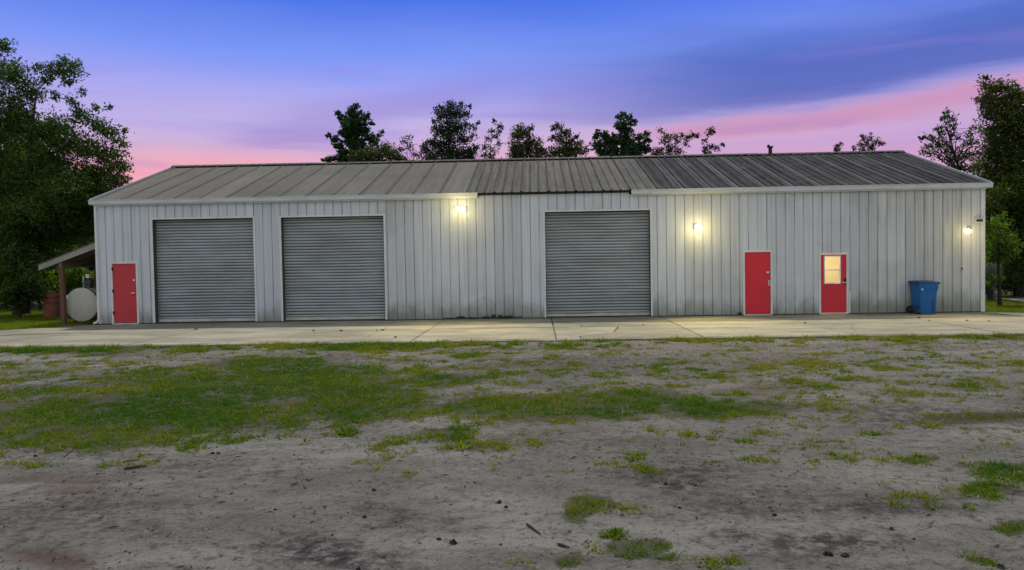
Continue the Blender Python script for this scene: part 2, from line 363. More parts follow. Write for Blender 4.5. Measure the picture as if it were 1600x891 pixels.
def obj(name, mb, material, parent=None, smooth=False, bevel=0.0, label=None):
    v = np.array(mb.v, float); c = (v.min(0) + v.max(0)) / 2; c[2] = v[:, 2].min()
    me = bpy.data.meshes.new(name); me.from_pydata([tuple(p) for p in (v - c)], [], mb.f)
    me.materials.append(material)
    if smooth:
        me.polygons.foreach_set('use_smooth', [True] * len(me.polygons))
    me.validate(); me.update()
    import bmesh
    bm = bmesh.new(); bm.from_mesh(me); bmesh.ops.recalc_face_normals(bm, faces=bm.faces)
    if bevel: bmesh.ops.bevel(bm, geom=[e for e in bm.edges], offset=bevel, segments=2, affect='EDGES', clamp_overlap=True)
    bm.to_mesh(me); bm.free()
    if smooth:
        try: me.set_sharp_from_angle(angle=math.radians(40))
        except Exception: pass
    o = bpy.data.objects.new(name, me); C.objects.link(o)
    if parent is not None:
        o.parent = parent; o.location = Vector(c) - wloc(parent)
    else: o.location = c
    if label: o['label'] = label
    return o

def fast(name, v, tris, material, parent=None, tint=None, origin=(0, 0, 0), attrs=None, smooth=False, nper=3):
    v = np.asarray(v, np.float32) - np.array(origin, np.float32); tris = np.asarray(tris, np.int32)
    me = bpy.data.meshes.new(name)
    me.vertices.add(len(v)); me.vertices.foreach_set('co', v.ravel())
    m_ = len(tris); me.loops.add(m_ * nper); me.loops.foreach_set('vertex_index', tris.ravel())
    me.polygons.add(m_); me.polygons.foreach_set('loop_start', np.arange(0, m_ * nper, nper, dtype=np.int32))
    try: me.polygons.foreach_set('loop_total', np.full(m_, nper, np.int32))
    except Exception: pass
    if smooth: me.polygons.foreach_set('use_smooth', np.ones(m_, bool))
    me.update(calc_edges=True)
    if tint is not None:
        a = me.attributes.new('tint', 'FLOAT', 'FACE'); a.data.foreach_set('value', np.asarray(tint, np.float32))
    for kk, vv in (attrs or {}).items():
        a = me.attributes.new(kk, 'FLOAT', 'POINT'); a.data.foreach_set('value', np.asarray(vv, np.float32))
    me.materials.append(material)
    o = bpy.data.objects.new(name, me); C.objects.link(o)
    if parent is not None: o.parent = parent; o.location = Vector(origin) - wloc(parent)
    else: o.location = origin
    return o

def tag(o, label, cat, group=None):
    o['label'] = label; o['category'] = cat
    if group: o['group'] = group
    return o
def thing(name, label, cat, loc, group=None):
    o = bpy.data.objects.new(name, None); o.empty_display_size = 0.2; C.objects.link(o); o.location = loc
    return tag(o, label, cat, group)

# smooth value noise in numpy
def vnoise(x, y, scale, seed=0):
    r = np.random.default_rng(seed).random((256, 256))
    x = np.asarray(x) * scale + 1000.3; y = np.asarray(y) * scale + 1000.7
    xi = np.floor(x).astype(int); yi = np.floor(y).astype(int); fx = x - xi; fy = y - yi
    fx = fx * fx * (3 - 2 * fx); fy = fy * fy * (3 - 2 * fy)
    g = lambda a, b: r[a % 256, b % 256]
    return (g(xi, yi) * (1 - fx) + g(xi + 1, yi) * fx) * (1 - fy) + (g(xi, yi + 1) * (1 - fx) + g(xi + 1, yi + 1) * fx) * fy
def fbm(x, y, scale, seed=0, oct=4):
    s = 0; a = 1; t_ = 0
    for i in range(oct): s = s + a * vnoise(x, y, scale * 2 ** i, seed + i); t_ += a; a *= 0.55
    return s / t_

# ------------------------------------------------------------------ ground masks (yard survey, photo-plan coordinates of the ground points)
GREEN = [  # cx, cy, rx, ry, strength
    (120, 660, 190, 48, 1.25), (60, 615, 130, 26, 0.75), (300, 640, 200, 38, 1.35), (480, 600, 170, 34, 1.4), (430, 570, 120, 14, 1.1),
    (560, 625, 130, 30, 1.35), (330, 600, 200, 24, 1.2), (700, 595, 80, 14, 1.15), (760, 575, 60, 9, 0.5), (640, 640, 60, 14, 0.6),
    (860, 635, 200, 22, 1.4), (980, 625, 110, 20, 1.4), (1110, 640, 110, 18, 1.1), (1190, 640, 70, 16, 1.0), (890, 608, 60, 10, 0.7), (1040, 605, 70, 9, 0.6),
    (730, 625, 90, 10, 0.6), (1250, 600, 70, 10, 0.65), (1160, 590, 60, 8, 0.5), (1340, 595, 50, 8, 0.5), (1400, 610, 70, 8, 0.4), (1540, 600, 90, 12, 0.6), (1590, 570, 40, 9, 0.6),
    (1265, 635, 50, 9, 0.6), (1540, 652, 110, 13, 1.1), (1560, 675, 60, 6, 0.5),
    (100, 548, 150, 7, 1.0), (300, 544, 90, 4, 0.9), (560, 541, 170, 6, 1.05), (760, 548, 150, 10, 0.5), (900, 545, 170, 10, 0.45), (1060, 532, 180, 4, 0.75), (1250, 530, 120, 4, 0.7), (1420, 531, 70, 5, 0.75), (1560, 527, 140, 5, 0.85), (1450, 536, 60, 5, 0.7), (1530, 538, 70, 5, 0.6),
    (1030, 575, 30, 6, 0.6), (1080, 577, 40, 7, 0.6), (945, 555, 22, 7, 0.6), (860, 560, 60, 9, 0.4), (1170, 575, 30, 5, 0.5), (1560, 572, 60, 7, 0.5),
    (925, 783, 36, 12, 1.6), (905, 800, 22, 10, 1.2), (962, 832, 18, 9, 1.4), (1000, 852, 42, 13, 2.3), (1050, 870, 20, 9, 1.1), (895, 872, 16, 10, 1.6), (820, 848, 20, 5, 0.45), (950, 812, 40, 7, 0.35), (1148, 876, 10, 9, 1.2), (1115, 878, 7, 7, 0.6), (805, 863, 12, 6, 0.5), (870, 835, 40, 12, 0.25),
    (540, 672, 16, 8, 1.3), (610, 674, 16, 5, 0.6), (645, 668, 18, 4, 0.6), (700, 675, 45, 6, 1.2), (662, 686, 22, 4, 0.6), (550, 703, 12, 4, 0.55), (590, 703, 16, 4, 0.5), (638, 742, 10, 4, 0.6), (720, 698, 14, 6, 0.8), (755, 690, 20, 3, 0.4), (825, 716, 16, 3, 0.5), (755, 662, 14, 4, 0.4), (230, 660, 30, 8, 0.6),
    (914, 672, 12, 3, 0.5), (970, 673, 12, 3, 0.5), (1118, 688, 14, 5, 0.5), (880, 694, 10, 3, 0.4), (1272, 723, 7, 3, 0.7), (1298, 716, 14, 5, 0.65), (1370, 730, 22, 7, 0.6), (1440, 711, 24, 6, 1.3), (1475, 707, 20, 3, 0.5), (1500, 722, 30, 9, 0.45),
    (1555, 728, 45, 12, 1.1), (1550, 762, 36, 9, 1.3), (1590, 772, 20, 10, 0.8), (1485, 738, 14, 6, 0.6), (1460, 753, 14, 4, 0.5), (1582, 830, 22, 13, 1.8), (1485, 834, 14, 5, 0.6), (1522, 883, 30, 7, 1.2), (1588, 792, 14, 4, 0.5), (900, 580, 700, 46, 0.37), (1350, 640, 260, 60, 0.28), (200, 620, 260, 70, 0.5), (1000, 700, 560, 26, 0.26), (950, 840, 120, 45, 0.36), (1520, 745, 110, 50, 0.4), (1300, 560, 60, 4, 0.3), (1500, 565, 60, 4, 0.3)]
DARK = [(500, 860, 110, 22, 1.0), (640, 800, 100, 16, 0.6), (1060, 745, 90, 22, 1.0), (1140, 790, 120, 24, 0.7), (1280, 850, 120, 22, 1.0), (1370, 790, 150, 20, 0.8), (1150, 838, 50, 12, 0.9), (120, 800, 120, 30, 0.6), (50, 830, 80, 40, 0.5),
        (1480, 655, 170, 14, 0.9), (900, 570, 260, 22, 0.6), (300, 730, 160, 14, 0.4), (830, 690, 200, 16, 0.35), (1400, 640, 160, 12, 0.6), (540, 560, 200, 10, 0.4), (140, 600, 120, 20, 0.4)]
BROWN = [(90, 878, 60, 14, 1.0), (110, 760, 50, 16, 0.6), (40, 745, 40, 7, 0.7), (1180, 610, 90, 12, 0.5), (1560, 655, 90, 10, 0.6), (860, 860, 40, 12, 0.4), (1450, 612, 80, 8, 0.4), (140, 640, 60, 20, 0.35), (1590, 820, 30, 20, 0.4)]
def mask(px, py, L, soft=0.35):
    s = np.zeros_like(px)
    for cx, cy, rx, ry, a in L:
        d = np.sqrt(((px - cx) / rx) ** 2 + ((py - cy) / ry) ** 2)
        s = np.maximum(s, a * np.clip((1.0 + soft - d) / (2 * soft), 0, 1))
    return s
def gz(x, y):
    """height of the yard"""
    x = np.asarray(x, float); y = np.asarray(y, float)
    z = -0.05 + 0.07 * (fbm(x, y, 0.35, 3) - 0.5) + 0.03 * (fbm(x, y, 1.6, 9) - 0.5)
    z = z * np.clip((19.2 - y) / 1.5, 0.25, 1) + np.where(y > 17.7, -0.012, 0)
    w = np.clip((y - 19.2) / 0.3, 0, 1)
    z = z * (1 - w) + w * (-0.06 + 0.03 * (fbm(x, y, 0.5, 3) - 0.5))
    return z
def plan(x, y):
    P = np.stack([x, y, np.full_like(x, -0.04)], 1); return to_px(P)
def masks(x, y):
    yy = np.maximum(y, 3.0)
    px, py = plan(x, yy)
    px = px + 60 * (fbm(x, y, 1.1, 21) - 0.5) * np.clip((py - 530) / 100, 0.1, 1); py = py + (py - 500) * 0.14 * (fbm(x, y, 1.3, 31) - 0.5)
    vis = (y > 3.5) & (y < 19.4)
    g = mask(px, py, GREEN, 0.55) * vis; d = mask(px, py, DARK, 0.7) * vis; b = mask(px, py, BROWN, 0.5) * vis
    # beyond the picture's sides and behind the viewer the yard goes on with scattered grass
    out = np.clip((np.abs(px - 800) - 800) / 120, 0, 1) * vis + (~vis) * 1.0
    g = g * (1 - out) + out * np.clip((fbm(x, y, 0.35, 77) - 0.45) * 4, 0, 0.9)
    # lawn beside and behind the building
    lawn = ((y > 19.4)).astype(float)
    g = np.maximum(g, lawn)
    return g, d, b

# ground: one sheet out to the horizon, fine near the yard
def axis(segs):
    a = []
    for x0, x1, st in segs: a += list(np.arange(x0, x1, st))
    return np.array(a + [segs[-1][1]])
gx = axis([(-900, -100, 100), (-100, -26, 8), (-26, -14, 0.5), (-14, 14, 0.09), (14, 26, 0.5), (26, 100, 8), (100, 900, 100)])
gy = axis([(-600, -60, 90), (-60, -4, 7), (-4, 3.5, 0.5), (3.5, 20, 0.085), (20, 60, 1.6), (60, 200, 14), (200, 1500, 130)])
X, Y = np.meshgrid(gx, gy); nx, ny = len(gx), len(gy)
Z = gz(X.ravel(), Y.ravel()); far = (np.abs(X.ravel()) > 30) | (Y.ravel() > 60) | (Y.ravel() < -10); Z[far] = -0.06
V3 = np.stack([X.ravel(), Y.ravel(), Z], 1)
idx = np.arange(nx * ny).reshape(ny, nx)
quads = np.stack([idx[:-1, :-1].ravel(), idx[:-1, 1:].ravel(), idx[1:, 1:].ravel(), idx[1:, :-1].ravel()], 1)
G_, D_, B_ = masks(X.ravel(), Y.ravel())
ground = fast('ground', V3, quads, M_ground, attrs={'green': G_, 'dark': D_, 'brown': B_}, smooth=True, nper=4)
ground['kind'] = 'structure'

# ------------------------------------------------------------------ concrete apron, one object per slab
FR, BW = 19.32, 26.56
apron_base = MB().box(-15.1, 19.6, FR + 0.06, BW + 0.3, -0.14, -0.045)
apron = obj('concrete_apron', apron_base, M_found); apron['kind'] = 'structure'
def slab(poly, top=0.0, tilt=0.0):
    n = len(poly); b = MB()
    z = [top + tilt * random.uniform(-1, 1) for _ in poly]
    ins = 0.012
    cx = sum(p[0] for p in poly) / n; cy = sum(p[1] for p in poly) / n
    inner = [(p[0] + (ins if p[0] < cx else -ins), p[1] + (ins if p[1] < cy else -ins)) for p in poly]
    vs = [(p[0], p[1], -0.12) for p in poly] + [(p[0], p[1], zz - 0.010) for p, zz in zip(poly, z)] + [(p[0], p[1], zz) for p, zz in zip(inner, z)]
    fs = [tuple(range(n))[::-1], tuple(range(2 * n, 3 * n))]
    for i in range(n):
        j = (i + 1) % n; fs += [(i, j, n + j, n + i), (n + i, n + j, 2 * n + j, 2 * n + i)]
    b.add(vs, fs); return obj('slab', b, M_conc, apron)
GAP = 0.016
xs = [-14.2, -10.54, -6.88, -3.22, 0.44, 4.10, 7.76, 11.42, 15.08, 18.8]
MIDY = 22.95
for i in range(len(xs) - 1):
    x0, x1 = xs[i] + GAP, xs[i + 1] - GAP
    if i == 4:      # the slab with a broken-off corner piece
        slab([(x0, FR), (1.0, FR), (1.05, 20.3), (2.0, 21.2), (2.3, MIDY - GAP), (x0, MIDY - GAP)], -0.004, 0.003)
        slab([(1.03, FR), (x1, FR), (x1, MIDY - GAP), (2.34, MIDY - GAP), (2.05, 21.2), (1.09, 20.3)], 0.006, 0.002)
    else:
        slab([(x0, FR + random.uniform(-.05, .05)), (x1, FR + random.uniform(-.05, .05)), (x1, MIDY - GAP), (x0, MIDY - GAP)], random.uniform(-0.006, 0.004), 0.003)
    if x1 <= 15.1:
        slab([(x0, MIDY + GAP), (x1, MIDY + GAP), (x1, BW - 0.01), (x0, BW - 0.01)], random.uniform(-0.002, 0.006), 0.002)
    else:
        slab([(x0, MIDY + GAP), (x1, MIDY + GAP), (x1, 24.3), (16.6, 25.4), (x0, 26.3)], 0.0, 0.002)
# left end: the slabs run on past the building and their back edge curves away towards the viewer
slab([(-17.86, FR - 0.1), (-14.2 - GAP, FR), (-14.2 - GAP, 23.4), (-17.86, 22.55)], -0.012, 0.002)
slab([(-21.6, FR - 0.3), (-17.86 - 2 * GAP, FR - 0.1), (-17.86 - 2 * GAP, 22.5), (-21.6, 21.6)], -0.02, 0.002)
slab([(-17.8, 22.62), (-14.2 - GAP, 23.46), (-14.2 - GAP, BW - 0.01), (-15.4, 26.3), (-16.6, 25.3), (-18.3, 23.9)], 0.004, 0.002)

# ------------------------------------------------------------------ the metal building
XL, XR, YW, ZE = -15.165, 14.829, 26.56, 4.12
bld = thing('metal_building', 'long pale grey metal workshop with three roll-up doors and three red doors', 'building', (0, YW, 0))
OPEN = [(-14.70, -13.78, 0.0, 2.14), (-13.22, -9.69, 0.0, 3.60), (-8.76, -5.20, 0.0, 3.59), (0.25, 3.82, 0.0, 3.61), (6.90, 7.85, 0.0, 2.17), (9.42, 10.36, 0.0, 2.05)]
P0 = 0.3048

def profile(x0, x1):
    """outline of a sheet between x0 and x1 (recessed ribs every foot)"""
    pts = []
    n0 = math.floor((x0 - XL) / P0) - 1
    pr = []
    for i in range(n0, n0 + 20 + int((x1 - x0) / P0)):
        g = XL + i * P0
        pr += [(g - 0.019, 0.0), (g - 0.011, 0.030), (g + 0.011, 0.030), (g + 0.019, 0.0)]
    def h(x):
        for a, b in zip(pr, pr[1:]):
            if a[0] <= x <= b[0]: return a[1] + (b[1] - a[1]) * (x - a[0]) / max(b[0] - a[0], 1e-9)
        return 0.0
    pts = [(x0, h(x0))] + [p for p in pr if x0 + 1e-4 < p[0] < x1 - 1e-4] + [(x1, h(x1))]
    return pts
def wall_panel(x0, x1, z0, z1, ragged=False):
    pr = profile(x0, x1); n = len(pr); th = 0.004
    dy = random.uniform(-0.0015, 0.0015)
    vs = []
    for dyy in (dy, dy + th):
        for (x, h) in pr:
            zz = z0 + (random.uniform(0.0, 0.035) if ragged else 0.0)
            vs.append((x, YW + h + dyy, zz)); vs.append((x, YW + h + dyy, z1))
    fs = []
    for i in range(n - 1):
        a = 2 * i; fs.append((a, a + 2, a + 3, a + 1)); b = a + 2 * n; fs.append((b, b + 1, b + 3, b + 2))
        fs.append((a, b, b + 2, a + 2)); fs.append((a + 1, a + 3, b + 3, b + 1))
    e = 2 * n - 2; fs.append((0, 1, 2 * n + 1, 2 * n)); fs.append((e, e + 2 * n, e + 2 * n + 1, e + 1))
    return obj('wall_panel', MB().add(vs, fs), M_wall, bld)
nsheet = math.ceil((XR - XL) / (3 * P0))
for i in range(nsheet):
    a, b = XL + i * 3 * P0 + 0.001, min(XL + (i + 1) * 3 * P0 - 0.001, XR)
    if b - a < 0.1: continue
    cuts = sorted({a, b} | {v for o in OPEN for v in (o[0], o[1]) if a < v < b})
    for c0, c1 in zip(cuts, cuts[1:]):
        if c1 - c0 < 0.02: continue
        mid = (c0 + c1) / 2; zb = 0.035; rag = False
        for o in OPEN:
            if o[0] <= mid <= o[1]: zb = o[3]
        if zb < 0.1 and -3.4 < mid < -0.9: rag = True; zb = 0.06
        ztop = 4.20 if -2.0 < mid < 3.2 else ZE + 0.02
        wall_panel(c0, c1, zb, ztop, rag)
# side and rear walls, inner lining that closes the box
YB = YW + 12.2; RZ = 6.06
lin_ = MB()
def gable(x, s):
    lin_.prism([(YW + 0.04, 0.0), (YB, 0.0), (YB, ZE), (YW + 6.1, RZ - 0.06), (YW + 0.04, ZE)], 'x', x, x + s)
gable(XL + 0.01, 0.05); gable(XR - 0.06, 0.05)
lin_.box(XL + 0.06, XR - 0.06, YB - 0.05, YB, 0, ZE)
obj('side_wall', lin_, M_wall, bld)
fo = MB()
prev = XL + 0.02
for o in OPEN:
    if o[0] - prev > 0.1: obj('foundation_strip', MB().box(prev, o[0] - 0.01, YW + 0.036, YW + 0.15, -0.10, 0.09), M_found, bld)
    prev = o[1] + 0.01
obj('foundation_strip', MB().box(prev, XR - 0.02, YW + 0.036, YW + 0.15, -0.10, 0.09), M_found, bld)
# rusted ragged base where the sheeting has rotted away
x = -3.12
while x < -0.95:
    w_ = random.uniform(0.12, 0.42); h0 = 0.03 + random.uniform(0, 0.02); h1 = h0 + random.uniform(0.025, 0.06) + (0.05 if x > -1.6 else 0)
    n_ = 6; poly = [(x + w_ * j / n_, h0 + random.uniform(-0.008, 0.008)) for j in range(n_ + 1)] + [(x + w_ * j / n_, h1 + random.uniform(-0.02, 0.02)) for j in range(n_, -1, -1)]
    obj('rusted_patch', MB().prism(poly, 'y', YW - 0.012, YW - 0.004), M_rustbar, bld, label='rusted away lower edge of the wall sheets'); x += w_ + random.uniform(0.02, 0.12)
# corner trims
obj('corner_trim', MB().box(XL - 0.03, XL + 0.07, YW - 0.02, YW - 0.006, 0.03, ZE).box(XL - 0.03, XL + 0.009, YW - 0.005, YW + 0.10, 0.03, ZE), M_trim, bld)
obj('corner_trim', MB().box(XR - 0.11, XR + 0.03, YW - 0.02, YW - 0.006, 0.02, ZE).box(XR - 0.009, XR + 0.03, YW - 0.005, YW + 0.12, 0.02, ZE), M_trim, bld)
# roof
EY, EZ, RY = YW - 0.13, 4.275, YW + 6.1; RZZ = 6.13
sl = (RZZ - EZ) / (RY - EY)
def roof_panel(x0, x1, ribs, rh, material, front=True, drop=0.0, back_y=YB + 0.13):
    """ribs: list of x positions; raised trapezoid ribs"""
    pr = [(x0, 0.0)]
    for g, hh in ribs:
        for dx, h in ((-0.036, 0), (-0.016, hh), (0.016, hh), (0.036, 0)):
            if x0 < g + dx < x1: pr.append((g + dx, h))
    pr.append((x1, 0.0)); n = len(pr); vs = []
    ya, yb = (EY, RY - 0.01) if front else (2 * RY - EY, RY + 0.01)
    nrm = 1.0
    jit = random.uniform(-0.012, 0.012)
    for th in (0.0, -0.006):
        for (x, h) in pr:
            vs.append((x, ya + (jit if front else 0), EZ + h + th - drop)); vs.append((x, yb, RZZ + h + th))
    fs = []
    for i in range(n - 1):
        a = 2 * i; b = a + 2 * n
        fs += [(a, a + 2, a + 3, a + 1), (b, b + 1, b + 3, b + 2), (a, b, b + 2, a + 2), (a + 1, a + 3, b + 3, b + 1)]
    e = 2 * n - 2; fs += [(0, 1, 2 * n + 1, 2 * n), (e, e + 2 * n, e + 2 * n + 1, e + 1)]
    return obj('roof_panel', MB().add(vs, fs), material, bld)
RXL, RXR = XL - 0.12, XR + 0.15
x = RXL; i = 0
while x < RXR - 0.05:
    x1 = XL + (i + 1) * 0.9144 if i < 33 else RXR
    x1 = min(x1, RXR)
    if x1 - x > 0.02:
        mid = (x + x1) / 2
        base_x = XL + i * 0.9144
        if mid < -2.0: mt_, ribs = M_roofL, [(base_x, 0.038), (base_x + P0, 0.006), (base_x + 2 * P0, 0.006)]
        elif mid < 3.9: mt_, ribs = M_roofM, [(base_x, 0.034), (base_x + P0, 0.020), (base_x + 2 * P0, 0.020)]
        else: mt_, ribs = M_roofR, [(base_x + j * P0, 0.045) for j in range(3)] + [(base_x + (j + .5) * P0, 0.014) for j in range(3)]
        # a rib sits astride each lap: shift it just inside the sheet
        ribs = [(g + 0.04, h) if abs(g - base_x) < 1e-6 else (g, h) for g, h in ribs]
        roof_panel(x + 0.002, x1 - 0.002, ribs, 0.03, mt_)
        roof_panel(x + 0.002, x1 - 0.002, ribs[:1], 0.03, mt_, front=False)
    x = x1; i += 1
# ridge cap in bent lengths
x = RXL
while x < RXR - 0.1:
    x1 = min(x + 3.05, RXR); dz = random.uniform(-0.006, 0.01)
    rc = MB().prism([(RY - 0.20, RZZ - 0.20 * sl + 0.052 + dz), (RY - 0.19, RZZ - 0.19 * sl + 0.07 + dz), (RY, RZZ + 0.085 + dz), (RY + 0.19, RZZ - 0.19 * sl + 0.07 + dz), (RY + 0.20, RZZ - 0.2 * sl + 0.052 + dz), (RY, RZZ + 0.06 + dz)], 'x', x + 0.004, x1 - 0.004)
    obj('ridge_cap', rc, M_roofM, bld); x = x1
# rake trims
for sx in (RXL - 0.02, RXR - 0.0):
    rk = MB()
    for (ya, yb) in ((EY - 0.01, RY), (2 * RY - EY + 0.01, RY)):
        rk.add([(sx, ya, EZ - 0.13), (sx + 0.02, ya, EZ - 0.13), (sx, ya, EZ + 0.045), (sx + 0.02, ya, EZ + 0.045),
                (sx, yb, RZZ - 0.13), (sx + 0.02, yb, RZZ - 0.13), (sx, yb, RZZ + 0.045), (sx + 0.02, yb, RZZ + 0.045)],
               [(0, 1, 3, 2), (4, 6, 7, 5), (0, 4, 5, 1), (2, 3, 7, 6), (0, 2, 6, 4), (1, 5, 7, 3)])
    obj('rake_trim', rk, M_fascia, bld)
# gutters / fascia: two runs with the bare sheet ends between them
def gutter(x0, x1):
    g = MB().prism([(EY - 0.015, 4.115), (EY - 0.07, 4.14), (EY - 0.085, 4.255), (EY - 0.11, 4.265), (EY - 0.11, 4.28), (EY - 0.012, 4.262)], 'x', x0, x1)
    return obj('gutter', g, M_fascia, bld, label='pale painted gutter along the eave')
gutter(RXL - 0.02, -1.99); gutter(3.17, 3.80); gutter(3.81, RXR + 0.03)
obj('soffit_strip', MB().box(XL - 0.02, -2.0, EY, YW - 0.022, 4.09, 4.115).box(3.17, XR + 0.02, EY, YW - 0.022, 4.09, 4.115), M_fascia, bld)
cs = MB().box(-1.975, 3.16, EY + 0.02, YW - 0.006, 4.215, 4.262)  # solid dark strip stands in for the shade in the eave gap
obj('eave_gap_closure', cs, M_black, bld, label='dark closure strip standing in for the shaded gap under the bare roof sheet ends')
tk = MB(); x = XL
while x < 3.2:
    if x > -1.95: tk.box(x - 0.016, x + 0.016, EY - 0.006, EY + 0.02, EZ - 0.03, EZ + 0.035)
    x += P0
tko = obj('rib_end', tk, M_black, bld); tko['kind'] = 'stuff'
# vent pipe on the ridge
vp = at(1207, 240, RY - 0.35)
o_ = obj('vent_pipe', MB().tube([(vp.x, RY - 0.05, RZZ - 0.05), (vp.x, RY - 0.05, RZZ + 0.30)], 0.075, 12), M_black, bld, smooth=True)
obj('pipe_cap', MB().prism([(vp.x - 0.115, RZZ + 0.31), (vp.x - 0.03, RZZ + 0.29), (vp.x + 0.09, RZZ + 0.28), (vp.x + 0.115, RZZ + 0.36), (vp.x, RZZ + 0.34), (vp.x - 0.09, RZZ + 0.42)], 'y', RY - 0.13, RY + 0.05), M_black, o_)
# downspout at the left corner with kicked-out shoe
ds = MB().box(XL - 0.02, XL + 0.045, YW - 0.095, YW - 0.025, 0.32, 4.09)
ds.tube([(XL + 0.012, YW - 0.06, 0.34), (XL + 0.012, YW - 0.07, 0.20), (XL - 0.02, YW - 0.12, 0.10), (XL - 0.10, YW - 0.2, 0.05)], 0.042, 8)
obj('downspout', ds, M_trim, bld)

# roll-up doors
def rollup(ox, oz, label):
    x0, x1, _, z1 = OPEN[ox]
    fr = MB().box(x0 - 0.045, x0 + 0.018, YW - 0.022, YW - 0.004, 0.035, z1 + 0.045).box(x1 - 0.018, x1 + 0.045, YW - 0.022, YW - 0.004, 0.035, z1 + 0.045)
    fr.box(x0 + 0.0185, x1 - 0.0185, YW - 0.022, YW - 0.004, z1 - 0.012, z1 + 0.045)
    door = thing('roll_up_door', label, 'x', (0, 0, 0)); del door['category']
    door.parent = bld; door.location = Vector(((x0 + x1) / 2, YW, 0.0)) - Vector(bld.location)
    obj('door_frame', fr, M_trim, door)
    jb = MB().box(x0, x0 + 0.03, YW - 0.003, YW + 0.34, 0.0, z1).box(x1 - 0.03, x1, YW - 0.003, YW + 0.34, 0.0, z1).box(x0 + 0.03, x1 - 0.03, YW - 0.003, YW + 0.34, z1 - 0.03, z1)
    obj('jamb', jb, M_jamb, door)
    # interlocking curved slats, one pressed curtain
    yc = YW + 0.23; pitch = 0.102; zz = 0.13; vs = []; fs = []
    nz = int((z1 - 0.04 - zz) / pitch * 6); nxs = 15
    for a in range(nz + 1):
        z = zz + a * pitch / 6; ph = (a % 6) / 6
        d = 0.034 * (math.sin(math.pi * ph) ** 0.6 if ph > 0 else 0)
        for b in range(nxs):
            x = x0 + 0.03 + (x1 - x0 - 0.06) * b / (nxs - 1)
            sag = 0.010 * math.sin(3.1 * x + z * 0.9) * math.sin(z * 1.3 + x) + 0.006 * math.sin(z * 7 + ox)
            vs.append((x, yc - d + sag, z + 0.006 * math.sin(x * 1.7 + z + ox)))
    for a in range(nz):
        for b in range(nxs - 1):
            i_ = a * nxs + b; fs.append((i_, i_ + 1, i_ + nxs + 1, i_ + nxs))
    cu = obj('curtain', MB().add(vs, fs), M_curtain, door)
    bb = MB().box(x0 + 0.03, x1 - 0.03, yc - 0.035, yc + 0.02, 0.045, 0.085).box(x0 + 0.03, x1 - 0.03, yc - 0.012, yc + 0.01, 0.086, 0.14)
    obj('bottom_bar', bb, M_bar, door)
    obj('header_roll', MB().box(x0 + 0.03, x1 - 0.03, yc + 0.01, yc + 0.05, z1 - 0.09, z1 - 0.03), M_jamb, door)
    obj('threshold', MB().box(x0, x1, YW - 0.002, YW + 0.5, -0.02, 0.012), M_found, door)
    return door
rollup(1, 0, 'leftmost corrugated steel roll-up door beside the red door')
rollup(2, 0, 'second corrugated steel roll-up door from the left')
rollup(3, 0, 'corrugated steel roll-up door standing alone near the middle')

# hinged doors
def hinged(oi, label, material):
    x0, x1, _, z1 = OPEN[oi]
    d = thing('door', label, 'x', (0, 0, 0)); del d['category']; d.parent = bld
    d.location = Vector(((x0 + x1) / 2, YW, 0)) - Vector(bld.location)
    w = 0.045
    fr = MB().box(x0 - 0.015, x0 + w, YW - 0.03, YW + 0.10, 0.03, z1 + 0.02).box(x1 - w, x1 + 0.015, YW - 0.03, YW + 0.10, 0.03, z1 + 0.02)
    fr.box(x0 + w + 0.0005, x1 - w - 0.0005, YW - 0.03, YW + 0.10, z1 - w, z1 + 0.02)
    obj('door_frame', fr, M_trim, d)
    obj('sill', MB().box(x0, x1, YW - 0.05, YW + 0.1, 0.0, 0.045), M_bar, d)
    return d, x0 + w + 0.006, x1 - w - 0.006, z1 - w - 0.006
d1, a, b, zt = hinged(0, 'faded red steel door at the left end', M_redold)
obj('door_leaf', MB().box(a, b, YW + 0.005, YW + 0.05, 0.06, zt), M_redold, d1, bevel=0.004)
for z in (0.35, 1.10, 1.86): obj('hinge', MB().box(a - 0.022, a + 0.012, YW - 0.036, YW + 0.004, z, z + 0.11), M_black, d1)
def deadbolt(x, z, d, wide=0.09): obj('lock', MB().box(x - wide / 2, x + wide / 2, YW - 0.022, YW + 0.004, z - 0.03, z + 0.03), M_chrome, d, bevel=0.008)
def lever(x, z, d):
    h = MB().tube([(x, YW + 0.005, z), (x, YW - 0.055, z)], 0.018, 10); h.box(x - 0.12, x + 0.02, YW - 0.066, YW - 0.048, z - 0.014, z + 0.014)
    obj('handle', h, M_chrome, d)
deadbolt(b - 0.08, 1.52, d1, 0.07); lever(b - 0.05, 1.08, d1)
d2, a, b, zt = hinged(4, 'plain bright red steel door', M_red)
obj('door_leaf', MB().box(a, b, YW + 0.005, YW + 0.05, 0.06, zt), M_red, d2, bevel=0.004)
deadbolt(b - 0.09, 1.44, d2, 0.09)
kp = obj('keypad_lock', MB().box(b - 0.08, b - 0.005, YW - 0.04, YW + 0.004, 1.0, 1.17), M_chrome, d2, bevel=0.006)
for r_ in range(3): obj('key', MB().box(b - 0.062, b - 0.024, YW - 0.046, YW - 0.0405, 1.03 + r_ * 0.042, 1.055 + r_ * 0.042), M_jamb, d2)
d3, a, b, zt = hinged(5, 'bright red door with a lit sash window', M_red)
wx0, wx1, wz0, wz1 = 9.57, 10.13, 1.02, 1.965
lf = MB().box(a, b, YW + 0.005, YW + 0.05, 0.06, wz0).box(a, wx0, YW + 0.005, YW + 0.05, wz0, zt).box(wx1, b, YW + 0.005, YW + 0.05, wz0, zt).box(wx0, wx1, YW + 0.005, YW + 0.05, wz1, zt)
obj('door_leaf', lf, M_red, d3)
wf = MB(); y0, y1 = YW - 0.014, YW + 0.055
